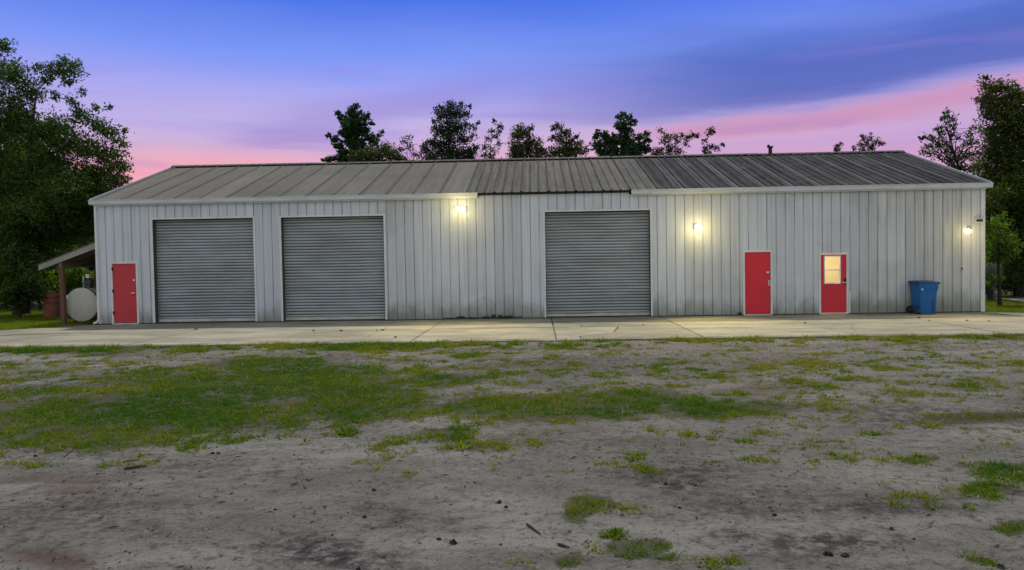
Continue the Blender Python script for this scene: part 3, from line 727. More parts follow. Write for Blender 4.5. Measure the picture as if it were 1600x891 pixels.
wf.box(wx0, wx0 + 0.035, y0, y1, wz0, wz1).box(wx1 - 0.03, wx1, y0, y1, wz0, wz1).box(wx0 + 0.035, wx1 - 0.03, y0, y1, wz0, wz0 + 0.035).box(wx0 + 0.035, wx1 - 0.03, y0, y1, wz1 - 0.03, wz1)
obj('window_frame', wf, M_trim, d3)
obj('sash_rail', MB().box(wx0 + 0.035, wx1 - 0.03, y0 + 0.01, y1 - 0.01, 1.475, 1.505), M_trim, d3)
obj('pane', MB().box(wx0 + 0.034, wx1 - 0.029, YW + 0.020, YW + 0.026, 1.504, wz1 - 0.029), M_glass, d3)
obj('pane', MB().box(wx0 + 0.034, wx1 - 0.029, YW + 0.020, YW + 0.026, wz0 + 0.034, 1.476), M_glass, d3)
lever(b - 0.03, 1.06, d3)
obj('lock_plate', MB().box(b - 0.07, b - 0.01, YW - 0.012, YW + 0.004, 0.99, 1.20), M_black, d3)
obj('wall_conduit', MB().box(10.385, 10.43, YW - 0.05, YW - 0.008, 0.04, 0.78), M_trim, bld)
obj('door_stop', MB().box(6.72, 6.80, YW - 0.09, YW - 0.01, 0.02, 0.11), M_black, bld)
# small room behind the glazed door with its lit ceiling fitting
rm = MB().box(8.6, 8.65, YW + 0.12, YW + 2.4, 0, 2.5).box(11.2, 11.25, YW + 0.12, YW + 2.4, 0, 2.5).box(8.6, 11.25, YW + 2.4, YW + 2.45, 0, 2.5).box(8.6, 11.25, YW + 0.12, YW + 2.45, 2.5, 2.55)
obj('office_wall', rm, M_cream, bld)
obj('office_cabinet', MB().box(9.15, 9.62, YW + 1.9, YW + 2.38, 0, 2.0), M_beige, bld)
obj('ceiling_light', MB().box(9.6, 10.4, YW + 0.6, YW + 1.0, 2.42, 2.47), M_ceil, bld)

# ------------------------------------------------------------------ wall lamps and camera
def lamp_light(loc, power, parent, aim=None, size=0.04, spot=None):
    ld = bpy.data.lights.new('bulb_light', 'SPOT' if spot else 'POINT'); ld.energy = power; ld.color = (1.0, 0.78, 0.26); ld.shadow_soft_size = size
    if spot: ld.spot_size = math.radians(spot); ld.spot_blend = 0.9
    o = bpy.data.objects.new('bulb_light', ld); C.objects.link(o); o.parent = parent; o.location = Vector(loc) - wloc(parent)
    if aim is not None: o.rotation_euler = Vector(aim).to_track_quat('-Z', 'Y').to_euler()
    return o
def sphere_mb(c, r, n=10, m_=8, sz=1.0):
    b = MB(); vs = []; fs = []
    for i in range(m_ + 1):
        th = math.pi * i / m_
        for j in range(n): vs.append((c[0] + r * math.sin(th) * math.cos(2 * math.pi * j / n), c[1] + r * math.sin(th) * math.sin(2 * math.pi * j / n), c[2] + sz * r * math.cos(th)))
    for i in range(m_):
        for j in range(n): a_ = i * n + j; b_ = i * n + (j + 1) % n; fs.append((a_, b_, b_ + n, a_ + n))
    return b.add(vs, fs)
def flood(cx, z, heads, label, name='wall_floodlight', sensor=True, power=14):
    t_ = thing(name, label, 'wall lamp', (cx, YW, z))
    obj('mount_plate', MB().tube([(cx, YW - 0.002, z), (cx, YW - 0.035, z)], 0.06, 14), M_trim, t_, smooth=True)
    for hx, hz, r in heads:
        h = obj('lamp_head', MB().tube([(cx + hx * 0.35, YW - 0.03, z + hz * 0.3), (cx + hx * 0.75, YW - 0.10, z + hz * 0.8), (cx + hx, YW - 0.155, z + hz)], [0.02, 0.035, r * 0.8], 10), M_trim, t_, smooth=True)
        obj('bulb', sphere_mb((cx + hx, YW - 0.20, z + hz - 0.01), r), M_bulb, h, smooth=True)
        lamp_light((cx + hx * 1.25, YW - 0.62, z + hz - 0.06), 1.15 * power / len(heads), t_, size=0.06)
        lamp_light((cx + hx * 1.3, YW - 0.30, z + hz - 0.03), 560 / len(heads), t_, aim=(hx * 3.5, -3.9, -3.2), size=0.08, spot=100)
    if sensor:
        obj('motion_sensor', sphere_mb((cx + 0.01, YW - 0.10, z - 0.10), 0.038), M_bulb2, t_, smooth=True)
    return t_
flood(-2.57, 3.74, [(-0.10, 0.05, 0.055), (0.09, 0.01, 0.075)], 'twin-bulb floodlight under the gutter above the middle wall', power=13)
flood(5.40, 3.01, [(-0.06, 0.0, 0.085), (0.075, -0.01, 0.04)], 'bright floodlight above and left of the plain red door', sensor=False, power=18)
t3 = thing('wall_lantern', 'small lit wall lamp below the camera at the right corner', 'wall lamp', (14.32, YW, 2.77))
obj('hood', MB().box(14.27, 14.38, YW - 0.13, YW - 0.005, 2.76, 2.83), M_trim, t3, bevel=0.01)
obj('sensor_eye', MB().box(14.285, 14.365, YW - 0.137, YW - 0.131, 2.775, 2.805), M_black, t3)
obj('lens', MB().prism([(YW - 0.01, 2.66), (YW - 0.11, 2.70), (YW - 0.11, 2.755), (YW - 0.01, 2.755)], 'x', 14.26, 14.33), M_bulb, t3)
lamp_light((14.28, YW - 0.60, 2.60), 8, t3, size=0.06)
lamp_light((14.24, YW - 0.26, 2.66), 260, t3, aim=(-1.6, -3.4, -2.4), size=0.06, spot=100)
cm = thing('security_camera', 'white boxed security camera with black face near the right corner', 'security camera', (14.61, YW, 3.0))
obj('housing', MB().box(14.49, 14.71, YW - 0.15, YW - 0.03, 2.98, 3.11), M_trim, cm, bevel=0.012)
obj('lens_face', MB().box(14.50, 14.70, YW - 0.158, YW - 0.151, 3.005, 3.085), M_black, cm)
obj('bracket', MB().box(14.57, 14.62, YW - 0.04, YW - 0.002, 3.03, 3.07), M_trim, cm)
hb = at(1502, 419, YW)
tag(obj('hose_bib', MB().tube([(hb.x, YW - 0.001, hb.z), (hb.x, YW - 0.06, hb.z), (hb.x, YW - 0.07, hb.z - 0.06)], 0.018, 8), M_jamb), 'small dark fitting on the wall right of the blue bin', 'wall fitting')

# ------------------------------------------------------------------ blue wheeled bin
def rrect(x0, x1, y0, y1, z, r=0.05, n=4):
    pts = []
    for (cx, cy, a0) in ((x1 - r, y1 - r, 0), (x0 + r, y1 - r, 90), (x0 + r, y0 + r, 180), (x1 - r, y0 + r, 270)):
        for j in range(n + 1):
            a_ = math.radians(a0 + 90 * j / n); pts.append((cx + r * math.cos(a_), cy + r * math.sin(a_), z))
    return pts
def loft(rings, cap=True):
    n = len(rings[0]); b = MB(); vs = [p for r in rings for p in r]; fs = []
    for i in range(len(rings) - 1):
        for j in range(n): a_ = i * n + j; c_ = i * n + (j + 1) % n; fs.append((a_, c_, c_ + n, a_ + n))
    if cap: fs.append(tuple(range(n))[::-1]); fs.append(tuple(range((len(rings) - 1) * n, len(rings) * n)))
    return b.add(vs, fs)
BX, BY = 12.36, 25.84
bin_ = thing('wheeled_bin', 'blue wheeled rubbish bin standing against the wall', 'rubbish bin', (BX + 0.42, BY + 0.3, 0))
s = 0.72
def bx(v): return BX + v * s
body = loft([rrect(bx(0.12), bx(0.80), BY + 0.05, BY + 0.60, 0.01), rrect(bx(0.10), bx(0.81), BY + 0.04, BY + 0.62, 0.06), rrect(bx(0.03), bx(0.825), BY + 0.01, BY + 0.66, 0.70),
             rrect(bx(0.02), bx(0.835), BY + 0.01, BY + 0.67, 0.76), rrect(bx(0.0), bx(0.87), BY - 0.02, BY + 0.66, 0.84), rrect(bx(0.0), bx(0.885), BY - 0.025, BY + 0.67, 0.99), rrect(bx(-0.01), bx(0.90), BY - 0.035, BY + 0.68, 1.00), rrect(bx(-0.01), bx(0.90), BY - 0.035, BY + 0.68, 1.03)])
obj('body', body, M_blue, bin_, smooth=True)
lid = loft([rrect(bx(-0.07), bx(0.955), BY - 0.05, BY + 0.69, 1.033), rrect(bx(-0.07), bx(0.955), BY - 0.05, BY + 0.69, 1.055), rrect(bx(-0.03), bx(0.86), BY - 0.01, BY + 0.69, 1.085), rrect(bx(0.05), bx(0.75), BY + 0.06, BY + 0.62, 1.095)])
ld_ = obj('lid', lid, M_bluedark, bin_, smooth=True)
obj('lid_lip', MB().prism([(bx(0.94), 1.05), (bx(1.0), 0.995), (bx(0.985), 0.985), (bx(0.90), 1.03)], 'y', BY + 0.05, BY + 0.63), M_bluedark, ld_)
obj('handle', MB().tube([(bx(-0.005), BY + 0.1, 0.99), (bx(-0.08), BY + 0.1, 1.0), (bx(-0.08), BY + 0.58, 1.0), (bx(-0.005), BY + 0.58, 0.99)], 0.016, 8), M_bluedark, bin_, smooth=True)
for yy in (BY + 0.08, BY + 0.62):
    wh = obj('wheel', MB().tube([(bx(0.035), yy, 0.13), (bx(0.035), yy + 0.055, 0.13)], 0.13, 20), M_rubber, bin_, smooth=True)
    obj('hub', MB().tube([(bx(0.035), yy - 0.006, 0.13), (bx(0.035), yy - 0.001, 0.13)], 0.06, 14), M_jamb, wh)
obj('grab_recess', MB().prism([(bx(0.52), 0.42), (bx(0.62), 0.50), (bx(0.66), 0.50), (bx(0.70), 0.06), (bx(0.60), 0.06), (bx(0.58), 0.38)], 'y', BY + 0.022, BY + 0.045), M_bluedark, bin_)  # dark plate, no hollow: the shade of the recess is in its colour
obj('sticker', MB().prism([(bx(0.10), 0.80), (bx(0.15), 0.78), (bx(0.19), 0.80), (bx(0.17), 0.84), (bx(0.12), 0.86), (bx(0.09), 0.83)], 'y', BY - 0.035, BY - 0.008), M_label, bin_)

# ------------------------------------------------------------------ lean-to, tank, barrel
lt = thing('lean_to', 'low timber lean-to roof on a brown post at the left wall', 'lean-to', (-16.3, YW + 1.5, 0))
LX0, LZ0, LX1, LZ1 = -17.27, 1.93, XL - 0.04, 2.66
def lean(x): return LZ0 + (LZ1 - LZ0) * (x - LX0) / (LX1 - LX0)
YL0, YL1 = YW + 0.05, YW + 4.6
obj('barge_board', MB().prism([(LX0, LZ0 - 0.02), (LX1, LZ1 - 0.02), (LX1, LZ1 + 0.19), (LX0, LZ0 + 0.17)], 'y', YL0 - 0.03, YL0 + 0.01), M_beige, lt)
nsh = 5
for i in range(nsh):
    ya = YL0 - 0.06 + (YL1 - YL0 + 0.12) * i / nsh; yb = YL0 - 0.06 + (YL1 - YL0 + 0.12) * (i + 1) / nsh - 0.01
    obj('roof_sheet', MB().prism([(LX0 - 0.06, LZ0 + 0.172), (LX1, LZ1 + 0.195), (LX1, LZ1 + 0.215), (LX0 - 0.06, LZ0 + 0.19)], 'y', ya, yb), M_roofL, lt)
for i in range(1, 6):
    yy = YL0 + 0.1 + (YL1 - YL0 - 0.2) * i / 5
    obj('rafter', MB().prism([(LX0 + 0.02, LZ0 + 0.02), (LX1, LZ1 + 0.02), (LX1, LZ1 + 0.185), (LX0 + 0.02, LZ0 + 0.165)], 'y', yy - 0.04, yy), M_rafter, lt)
for yy, h_ in ((YL0 + 0.03, -0.05), (YL0 + 2.2, -0.06), (YL1 - 0.1, -0.06)):
    obj('post', MB().box(-16.60, -16.45, yy, yy + 0.14, h_, lean(-16.55) + 0.0), M_wood, lt)
obj('beam', MB().box(-16.58, -16.47, YL0 + 0.0, YL1, lean(-16.6) - 0.17, lean(-16.6) - 0.01), M_rafter, lt)
obj('cross_beam', MB().box(-16.44, LX1, YL1 - 0.12, YL1 - 0.05, 1.80, 2.06), M_rafter, lt)
obj('cross_beam', MB().box(-16.44, LX1, YL0 + 2.2, YL0 + 2.27, 1.86, 2.0), M_rafter, lt)

tk_ = thing('fuel_tank', 'pale cylindrical fuel tank lying on legs under the lean-to', 'fuel tank', (-15.83, YW + 1.4, 0))
tcx, tcz, tr = -15.96, 0.69, 0.59
TY0, TY1 = YW + 0.30, YW + 2.1
obj('shell', MB().tube([(tcx, TY0, tcz), (tcx, TY1, tcz)], tr, 28), M_tank, tk_, smooth=True)
obj('end_plate', MB().tube([(tcx, TY0 - 0.025, tcz), (tcx, TY0 - 0.001, tcz)], [tr - 0.06, tr - 0.012], 28), M_tank, tk_, smooth=True)
obj('rim', MB().tube([(tcx, TY0 - 0.012, tcz), (tcx, TY0 + 0.05, tcz)], tr + 0.022, 28, cap=False), M_black, tk_, smooth=True)
for lx in (-0.33, 0.33):
    for ly in (TY0 + 0.25, TY1 - 0.25):
        obj('leg', MB().tube([(tcx + lx, ly, tcz - 0.36), (tcx + lx * 1.2, ly, -0.05)], 0.025, 8), M_wood, tk_)
pm = obj('fuel_pump', MB().box(tcx + 0.0, tcx + 0.17, TY0 + 0.25, TY0 + 0.45, tcz + tr - 0.02, tcz + tr + 0.14).box(tcx - 0.03, tcx + 0.22, TY0 + 0.22, TY0 + 0.46, tcz + tr + 0.141, tcz + tr + 0.26).tube([(tcx + 0.08, TY0 + 0.35, tcz + tr + 0.25), (tcx + 0.08, TY0 + 0.35, tcz + tr + 0.33)], 0.05, 10), M_jamb, tk_)
obj('pump_cap', MB().box(tcx + 0.02, tcx + 0.14, TY0 + 0.27, TY0 + 0.42, tcz + tr + 0.331, tcz + tr + 0.47), M_trim, pm)
obj('fill_pipe', MB().tube([(tcx - 0.14, TY0 + 0.4, tcz + tr - 0.05), (tcx - 0.14, TY0 + 0.4, tcz + tr + 0.42)], 0.022, 8), M_trim, tk_)
obj('hose', MB().tube([(tcx - 0.02, TY0 + 0.35, tcz + tr + 0.18), (tcx - 0.3, TY0 + 0.2, tcz + tr + 0.02), (tcx - 0.5, TY0 + 0.05, tcz + 0.28)], 0.018, 8), M_rubber, tk_)
obj('nozzle', MB().tube([(tcx - 0.46, TY0 - 0.02, tcz + 0.33), (tcx - 0.53, TY0 - 0.03, tcz + 0.22)], [0.045, 0.06], 8), M_trim, tk_)

bq = at(81, 490, 31.0)
ba = thing('rusty_barrel', 'rusty red barrel standing in the grass behind the brown post', 'barrel', (bq.x, 31.0, -0.05))
obj('drum', MB().tube([(bq.x, 31, -0.05), (bq.x, 31, 0.30), (bq.x, 31, 0.31), (bq.x, 31, 0.33), (bq.x, 31, 0.60), (bq.x, 31, 0.61), (bq.x, 31, 0.63), (bq.x, 31, 0.80)], [0.29, 0.29, 0.305, 0.29, 0.29, 0.305, 0.29, 0.29], 24), M_rust, ba, smooth=True)
obj('barrel_lid', MB().tube([(bq.x, 31, 0.801), (bq.x, 31, 0.84), (bq.x, 31, 0.95), (bq.x, 31, 0.99)], [0.31, 0.315, 0.27, 0.14], 24), M_rust, ba, smooth=True)

# things beyond the right-hand corner
gq = at(1549, 424, 33.0)
gt = thing('propane_tank', 'grey weathered tank on legs half hidden behind the right corner', 'tank', (gq.x - 0.5, 33.0, 0))
obj('shell', MB().tube([(gq.x - 1.5, 33, gq.z), (gq.x - 1.38, 33, gq.z), (gq.x + 0.18, 33, gq.z), (gq.x + 0.33, 33, gq.z), (gq.x + 0.40, 33, gq.z)], [0.16, 0.37, 0.37, 0.26, 0.08], 20), dirty('dull_tank_paint', (0.05, 0.055, 0.035), 0.5, 0.8), gt, smooth=True)
for lx in (-1.1, 0.0): obj('leg', MB().box(gq.x + lx - 0.05, gq.x + lx + 0.05, 32.8, 33.2, -0.06, gq.z - 0.3), M_jamb, gt)
pq = at(1592, 468, 32)
tag(obj('paving_slab', MB().box(pq.x - 0.3, pq.x + 3.0, 31.4, 33.2, -0.06, 0.07), M_conc), 'pale paving slab in the grass at the right edge', 'paving slab')

# ------------------------------------------------------------------ foliage
def rot_leaves(c, n_, size, r, up=0.35):
    """quads: n leaf rhombi centred at c (n,3)"""
    n1 = r.normal(size=(n_, 3)); n1 /= np.linalg.norm(n1, axis=1)[:, None]
    n2 = r.normal(size=(n_, 3)); n2 -= (n2 * n1).sum(1)[:, None] * n1; n2 /= np.linalg.norm(n2, axis=1)[:, None]
    s_ = size * r.uniform(0.6, 1.3, (n_, 1))
    L = n1 * s_; Wd = n2 * s_ * 0.45
    v = np.stack([c - L, c + Wd - L * 0.1, c + L, c - Wd - L * 0.1], 1).reshape(-1, 3)
    return v
def crown(clumps, r, leaf, dens, spread=1.0):
    """clumps: (x,y,z,radius). returns verts, tint"""
    pts = []; tint = []
    if len(clumps) > 3:     # sparse leaves along the twigs that join neighbouring clumps
        A = np.array([c_[:3] for c_ in clumps]); Rr = np.array([c_[3] for c_ in clumps])
        for i in range(len(A)):
            dd = np.linalg.norm(A - A[i], axis=1); dd[Rr <= Rr[i] * 0.9] += 50; dd[i] = 1e9
            j = int(np.argmin(dd)); 
            if dd[j] > 3: continue
            q = int(26 * dd[j] + 6); tt = r.random((q, 1))
            pts.append(A[i] * (1 - tt) + A[j] * tt + r.normal(size=(q, 3)) * 0.10); tint.append(np.clip(0.5 + 0.2 * r.normal(size=q), 0, 1))
        q = 10 * len(A); w_ = r.integers(0, len(A), q); dn = r.normal(size=(q, 3)); dn /= np.linalg.norm(dn, axis=1)[:, None]
        pts.append(A[w_] + dn * Rr[w_][:, None] * (1 + spread * (r.uniform(0.9, 1.5, (q, 1)) - 1))); tint.append(np.full(q, 0.4))
    for (cx, cy, cz, R) in clumps:
        nt_ = max(6, int(1.35 * dens * (R / 1.0) ** 2))        # twig clusters
        d = r.normal(size=(nt_, 3)); d /= np.linalg.norm(d, axis=1)[:, None]
        rad = R * r.uniform(0.15, 1.0, nt_) ** 0.6
        rad *= 1.0 + 0.25 * r.normal(size=nt_) * (rad / R)
        tc_ = np.array([cx, cy, cz]) + d * rad[:, None] * np.array([1.0, 1.0, 0.8])
        per = 14 if R > 0.35 else 10
        sig = spread * min(0.12, R * 0.28)
        out = d * 0.7 + r.normal(size=(nt_, 3)) * 0.5 + np.array([0, 0, 0.25]); out /= np.linalg.norm(out, axis=1)[:, None]
        ln = spread * min(0.62, R * 1.15) * r.uniform(0.4, 1.2, (nt_, 1, 1))
        off = out[:, None, :] * (r.random((nt_, per, 1)) - 0.3) * ln + r.normal(size=(nt_, per, 3)) * sig * np.array([1, 1, 0.7])
        p = tc_[:, None, :] + off; pts.append(p.reshape(-1, 3))
        tw = np.clip(0.5 + 0.28 * r.normal(size=(nt_, 1)) + 0.12 * r.normal(size=(nt_, per)), 0, 1); tint.append(tw.ravel())
    c = np.concatenate(pts); tn = np.concatenate(tint)
    v = rot_leaves(c, len(c), leaf, r)
    return v, tn
def tree(name, label, base, clumps, leafm, leaf=0.10, dens=90, trunk_r=0.18, cat='tree', seed=0, group=None, lean_to=None, bare=0):
    """base (x,y); clumps in px: (px,py,rpx[,dY]) at depth base y"""
    r = np.random.default_rng(seed); bx_, by_ = base
    root = thing(name, label, cat, (bx_, by_, -0.06), group)
    cl_ = []
    for q in clumps:
        dY = q[3] if len(q) > 3 else r.uniform(-0.6, 0.6) * min(2.5, q[2] * by_ / F * 1.2)
        P_ = at(q[0], q[1], by_ + dY); cl_.append((P_.x, P_.y, P_.z, q[2] * (by_ + dY) / F))
    if name == 'cypress_tree': cl_ = [(a_, b_, c_, d_ * 0.88) for a_, b_, c_, d_ in cl_]
    v, tn = crown(cl_, r, leaf, dens * (1.5 if name == 'cypress_tree' else 1), 0.45 if name == 'cypress_tree' else 1.0)
    fast('crown', v, np.arange(len(v)).reshape(-1, 4), leafm, root, tint=tn, origin=(bx_, by_, -0.06), nper=4)
    # trunk and limbs
    tb = MB(); top = max(c[2] for c in cl_)
    zmin = min(c[2] - c[3] for c in cl_)
    fork = max(0.8, min(zmin + (top - zmin) * 0.35, top * 0.6))
    cxm = np.mean([c[0] for c in cl_])
    tip = lean_to if lean_to is not None else (bx_ + (cxm - bx_) * 0.6, by_, top)
    def spine(t_):
        w_ = math.sin(t_ * 5 + seed) * 0.12
        return Vector((bx_ + (tip[0] - bx_) * t_ + w_ * t_, by_ + w_ * 0.5 * t_, -0.1 + (tip[2] + 0.1) * t_))
    sp = [spine(i / 8 * 0.97) for i in range(9)]
    tb.tube(sp, [trunk_r * (1.25 if i == 0 else 1) * (1 - i / 8 * 0.9) for i in range(9)], 8)
    for c in sorted(cl_, key=lambda c: -c[3])[:26]:
        cc = Vector(c[:3]); h_ = max(fork * 0.7, c[2] - 0.55 * math.hypot(c[0] - bx_, c[1] - by_) - 0.3 * c[3])
        t_ = min(0.95, max(0.15, h_ / max(tip[2], 0.5))); s0 = spine(t_)
        midp = s0.lerp(cc, 0.5) + Vector((r.uniform(-.2, .2), r.uniform(-.2, .2), 0.12 * (cc - s0).length))
        r0 = trunk_r * (1 - t_ * 0.85) * 0.55
        tb.tube([s0, midp, cc, cc + (cc - midp).normalized() * c[3] * 0.5], [r0, r0 * 0.6, r0 * 0.35, 0.008], 6)
        for _ in range(3):
            dd = Vector(r.normal(size=3)).normalized() * c[3] * 0.8; dd.z = abs(dd.z) * 0.6
            tb.tube([midp.lerp(cc, 0.6), cc + dd * 0.5, cc + dd], [r0 * 0.3, r0 * 0.2, 0.006], 5)
    ob = obj('trunk', tb, M_bark, root, smooth=True)
    return root
def fill(box, n_, rr, r):
    """random clumps filling a px box, for dense leafy masses"""
    x0, y0, x1, y1 = box
    return [(r.uniform(x0, x1), r.uniform(y0, y1), r.uniform(*rr), r.uniform(-2.0, 2.0)) for _ in range(n_)]
R_ = np.random.default_rng(5)
# left: big oak
oakc = [(5, 75, 14), (-10, 110, 26), (25, 118, 22), (45, 145, 20), (12, 160, 26), (100, 98, 11), (88, 110, 13), (112, 112, 13), (70, 122, 12), (104, 128, 10), (118, 100, 9), (128, 142, 7), (112, 158, 8), (88, 150, 8), (60, 105, 8),
        (150, 168, 6), (172, 168, 5), (30, 185, 26), (-5, 200, 30), (60, 205, 22), (90, 195, 20), (125, 180, 14), (150, 195, 14), (168, 205, 13), (188, 222, 11), (195, 205, 5), (110, 225, 28), (75, 245, 28), (140, 235, 24), (172, 245, 20), (185, 262, 14), (196, 280, 8),
        (20, 260, 34), (60, 285, 36), (110, 275, 36), (150, 280, 30), (180, 285, 16), (-20, 300, 40), (30, 330, 38), (85, 330, 36), (130, 325, 34), (165, 315, 26), (10, 380, 36), (60, 372, 32), (110, 368, 28), (150, 355, 24), (-30, 240, 40), (-40, 170, 30), (-60, 300, 40), (-40, 380, 40), (20, 400, 30, -1.5), (50, 415, 22, -1.5), (0, 430, 26, -1.5), (35, 440, 20, -1.2), (80, 405, 20), (15, 350, 34, -1.5), (140, 300, 28), (110, 300, 34, -1.5), (60, 330, 34, -1.5)]
tree('oak_tree', 'largest oak with sky gaps in its crown, towering over the lean-to', (at(30, 400, 33).x, 33.0), oakc, M_oak, 0.07, 165, 0.30, seed=1, lean_to=(at(60, 130, 33).x, 33, at(60, 130, 33).z))
tree('dense_tree', 'dark dense tree at the far left edge behind the oak', (at(-40, 400, 41).x, 41.0), fill((-190, 210, 90, 440), 34, (26, 46), R_), M_oak, 0.10, 70, 0.25, seed=2)
tree('broadleaf_tree', 'dark broadleaf tree between the oak and the lean-to roof', (at(130, 400, 43).x, 43.0), fill((80, 290, 205, 420), 22, (18, 34), R_), M_olive, 0.09, 90, 0.25, seed=3)
# behind the roof, left to right
tree('cypress_tree', 'tall dark conifer with jagged arms, leftmost above the roof ridge', (at(553, 400, 47).x, 47.0),
     [(557, 166, 6), (552, 178, 11), (560, 190, 14), (545, 195, 14), (535, 185, 8), (572, 182, 8), (528, 177, 6), (580, 192, 6), (566, 205, 13), (548, 212, 15), (535, 208, 8), (556, 228, 18), (578, 215, 9), (522, 217, 7), (514, 212, 5), (530, 228, 10), (592, 212, 4), (598, 207, 4), (586, 224, 8), (540, 245, 16), (570, 245, 18), (515, 250, 7), (525, 247, 6), (504, 251, 4), (555, 275, 26), (555, 320, 30)], M_pine, 0.085, 210, 0.28, seed=11)
tree('bushy_tree', 'low olive green bushy tree right of the tall conifer', (at(596, 400, 44).x, 44.0), [(578, 240, 14), (600, 235, 13), (615, 245, 12), (590, 255, 18), (628, 250, 9), (560, 248, 12), (600, 280, 24), (575, 290, 24), (620, 290, 20)], M_ridge2, 0.08, 150, 0.2, seed=12)
tree('thin_tree', 'thin airy sapling between the olive tree and the tall broadleaf', (at(640, 400, 49).x, 49.0), [(632, 222, 7), (640, 230, 7), (648, 240, 7), (628, 234, 5), (658, 247, 6), (640, 215, 4), (636, 260, 14), (644, 290, 14)], M_ridge, 0.07, 75, 0.1, seed=13)
tree('tall_tree', 'tall leafy broadleaf, highest crown left of centre above the roof', (at(703, 400, 48).x, 48.0),
     [(705, 163, 7), (718, 165, 5), (733, 165, 4), (690, 168, 5), (700, 178, 13), (716, 180, 11), (730, 180, 6), (687, 182, 8), (681, 172, 4), (678, 190, 5), (698, 198, 14), (715, 200, 13), (728, 195, 6), (683, 203, 9), (700, 216, 14), (722, 216, 10), (740, 200, 5), (738, 214, 6), (675, 222, 9), (665, 232, 9), (690, 232, 14), (712, 236, 14), (735, 238, 10), (748, 192, 3), (745, 230, 6), (672, 245, 13), (700, 250, 18), (728, 250, 14), (690, 285, 28), (720, 285, 26)], M_ridge, 0.075, 150, 0.22, seed=14)
tree('thin_tree', 'slender sapling with a bare gap, just right of the tall broadleaf', (at(764, 400, 48).x, 48.0), [(772, 190, 4), (783, 198, 5), (779, 206, 5), (768, 205, 5), (762, 217, 5), (775, 215, 4), (758, 230, 7), (770, 236, 8), (780, 225, 5), (757, 243, 8), (768, 250, 10), (764, 285, 16)], M_ridge, 0.07, 90, 0.1, seed=15)
tree('bushy_tree', 'two-pronged bushy tree above the middle of the roof', (at(820, 400, 46).x, 46.0), [(811, 200, 7), (828, 200, 6), (807, 212, 10), (822, 212, 10), (832, 222, 9), (808, 228, 12), (825, 232, 13), (842, 232, 10), (850, 240, 8), (812, 245, 14), (838, 248, 14), (800, 240, 8), (820, 280, 26)], M_ridge2, 0.075, 150, 0.18, seed=16)
tree('bushy_tree', 'round-topped tree left of the pointed dark conifer', (at(885, 400, 46).x, 46.0), [(871, 196, 6), (864, 201, 5), (880, 205, 8), (888, 212, 8), (875, 215, 10), (862, 215, 5), (893, 222, 8), (902, 212, 4), (905, 225, 6), (880, 232, 14), (897, 236, 13), (865, 240, 10), (912, 235, 7), (885, 250, 18), (885, 285, 24)], M_ridge2, 0.075, 130, 0.18, seed=17)
tree('cypress_tree', 'broad-shouldered dark conifer with a pointed top, right of centre', (at(972, 400, 47).x, 47.0),
     [(975, 178, 5), (968, 182, 7), (982, 184, 7), (972, 194, 11), (986, 192, 7), (965, 198, 7), (978, 206, 11), (992, 190, 4), (935, 207, 6), (930, 215, 7), (945, 212, 9), (950, 222, 12), (962, 218, 13), (935, 228, 11), (980, 222, 14), (998, 215, 9), (1010, 210, 6), (1012, 220, 7), (1000, 230, 12), (960, 238, 17), (985, 240, 17), (940, 240, 10), (1012, 236, 8), (970, 280, 30)], M_pine, 0.08, 190, 0.24, seed=18)
tree('leaning_tree', 'spreading small tree whose branches reach right of the pointed conifer', (at(1040, 400, 46).x, 46.0), [(1033, 206, 6), (1045, 215, 7), (1038, 222, 7), (1055, 212, 5), (1060, 222, 7), (1048, 232, 9), (1068, 212, 4), (1075, 216, 5), (1082, 210, 4), (1090, 213, 3), (1072, 226, 5), (1030, 238, 9), (1062, 238, 8), (1022, 240, 8), (1045, 250, 14), (1045, 285, 18)], M_ridge2, 0.07, 110, 0.14, seed=19)
tree('thin_tree', 'sparsest sapling, last before the ribbed part of the roof', (at(1105, 400, 46).x, 46.0), [(1111, 202, 4), (1106, 210, 4), (1115, 207, 3), (1100, 220, 4), (1104, 230, 6), (1112, 228, 4), (1130, 226, 3), (1120, 232, 4), (1108, 240, 7), (1100, 238, 5), (1105, 285, 16)], M_ridge, 0.065, 70, 0.08, seed=20)
tree('distant_pine', 'tiny pine top peeping over the ridge left of the bigger pine', (at(1309, 400, 72).x, 72.0), [(1308, 229, 4), (1313, 226, 3), (1304, 234, 3), (1310, 236, 4), (1310, 280, 12)], M_ridge, 0.09, 60, 0.12, seed=21)
tree('distant_pine', 'round pine crown over the ridge near the right roof end', (at(1356, 400, 68).x, 68.0), [(1348, 215, 5), (1360, 213, 5), (1370, 221, 6), (1354, 222, 6), (1344, 225, 5), (1378, 226, 4), (1362, 230, 7), (1348, 234, 6), (1335, 232, 4), (1358, 280, 20)], M_ridge, 0.09, 75, 0.16, seed=22)
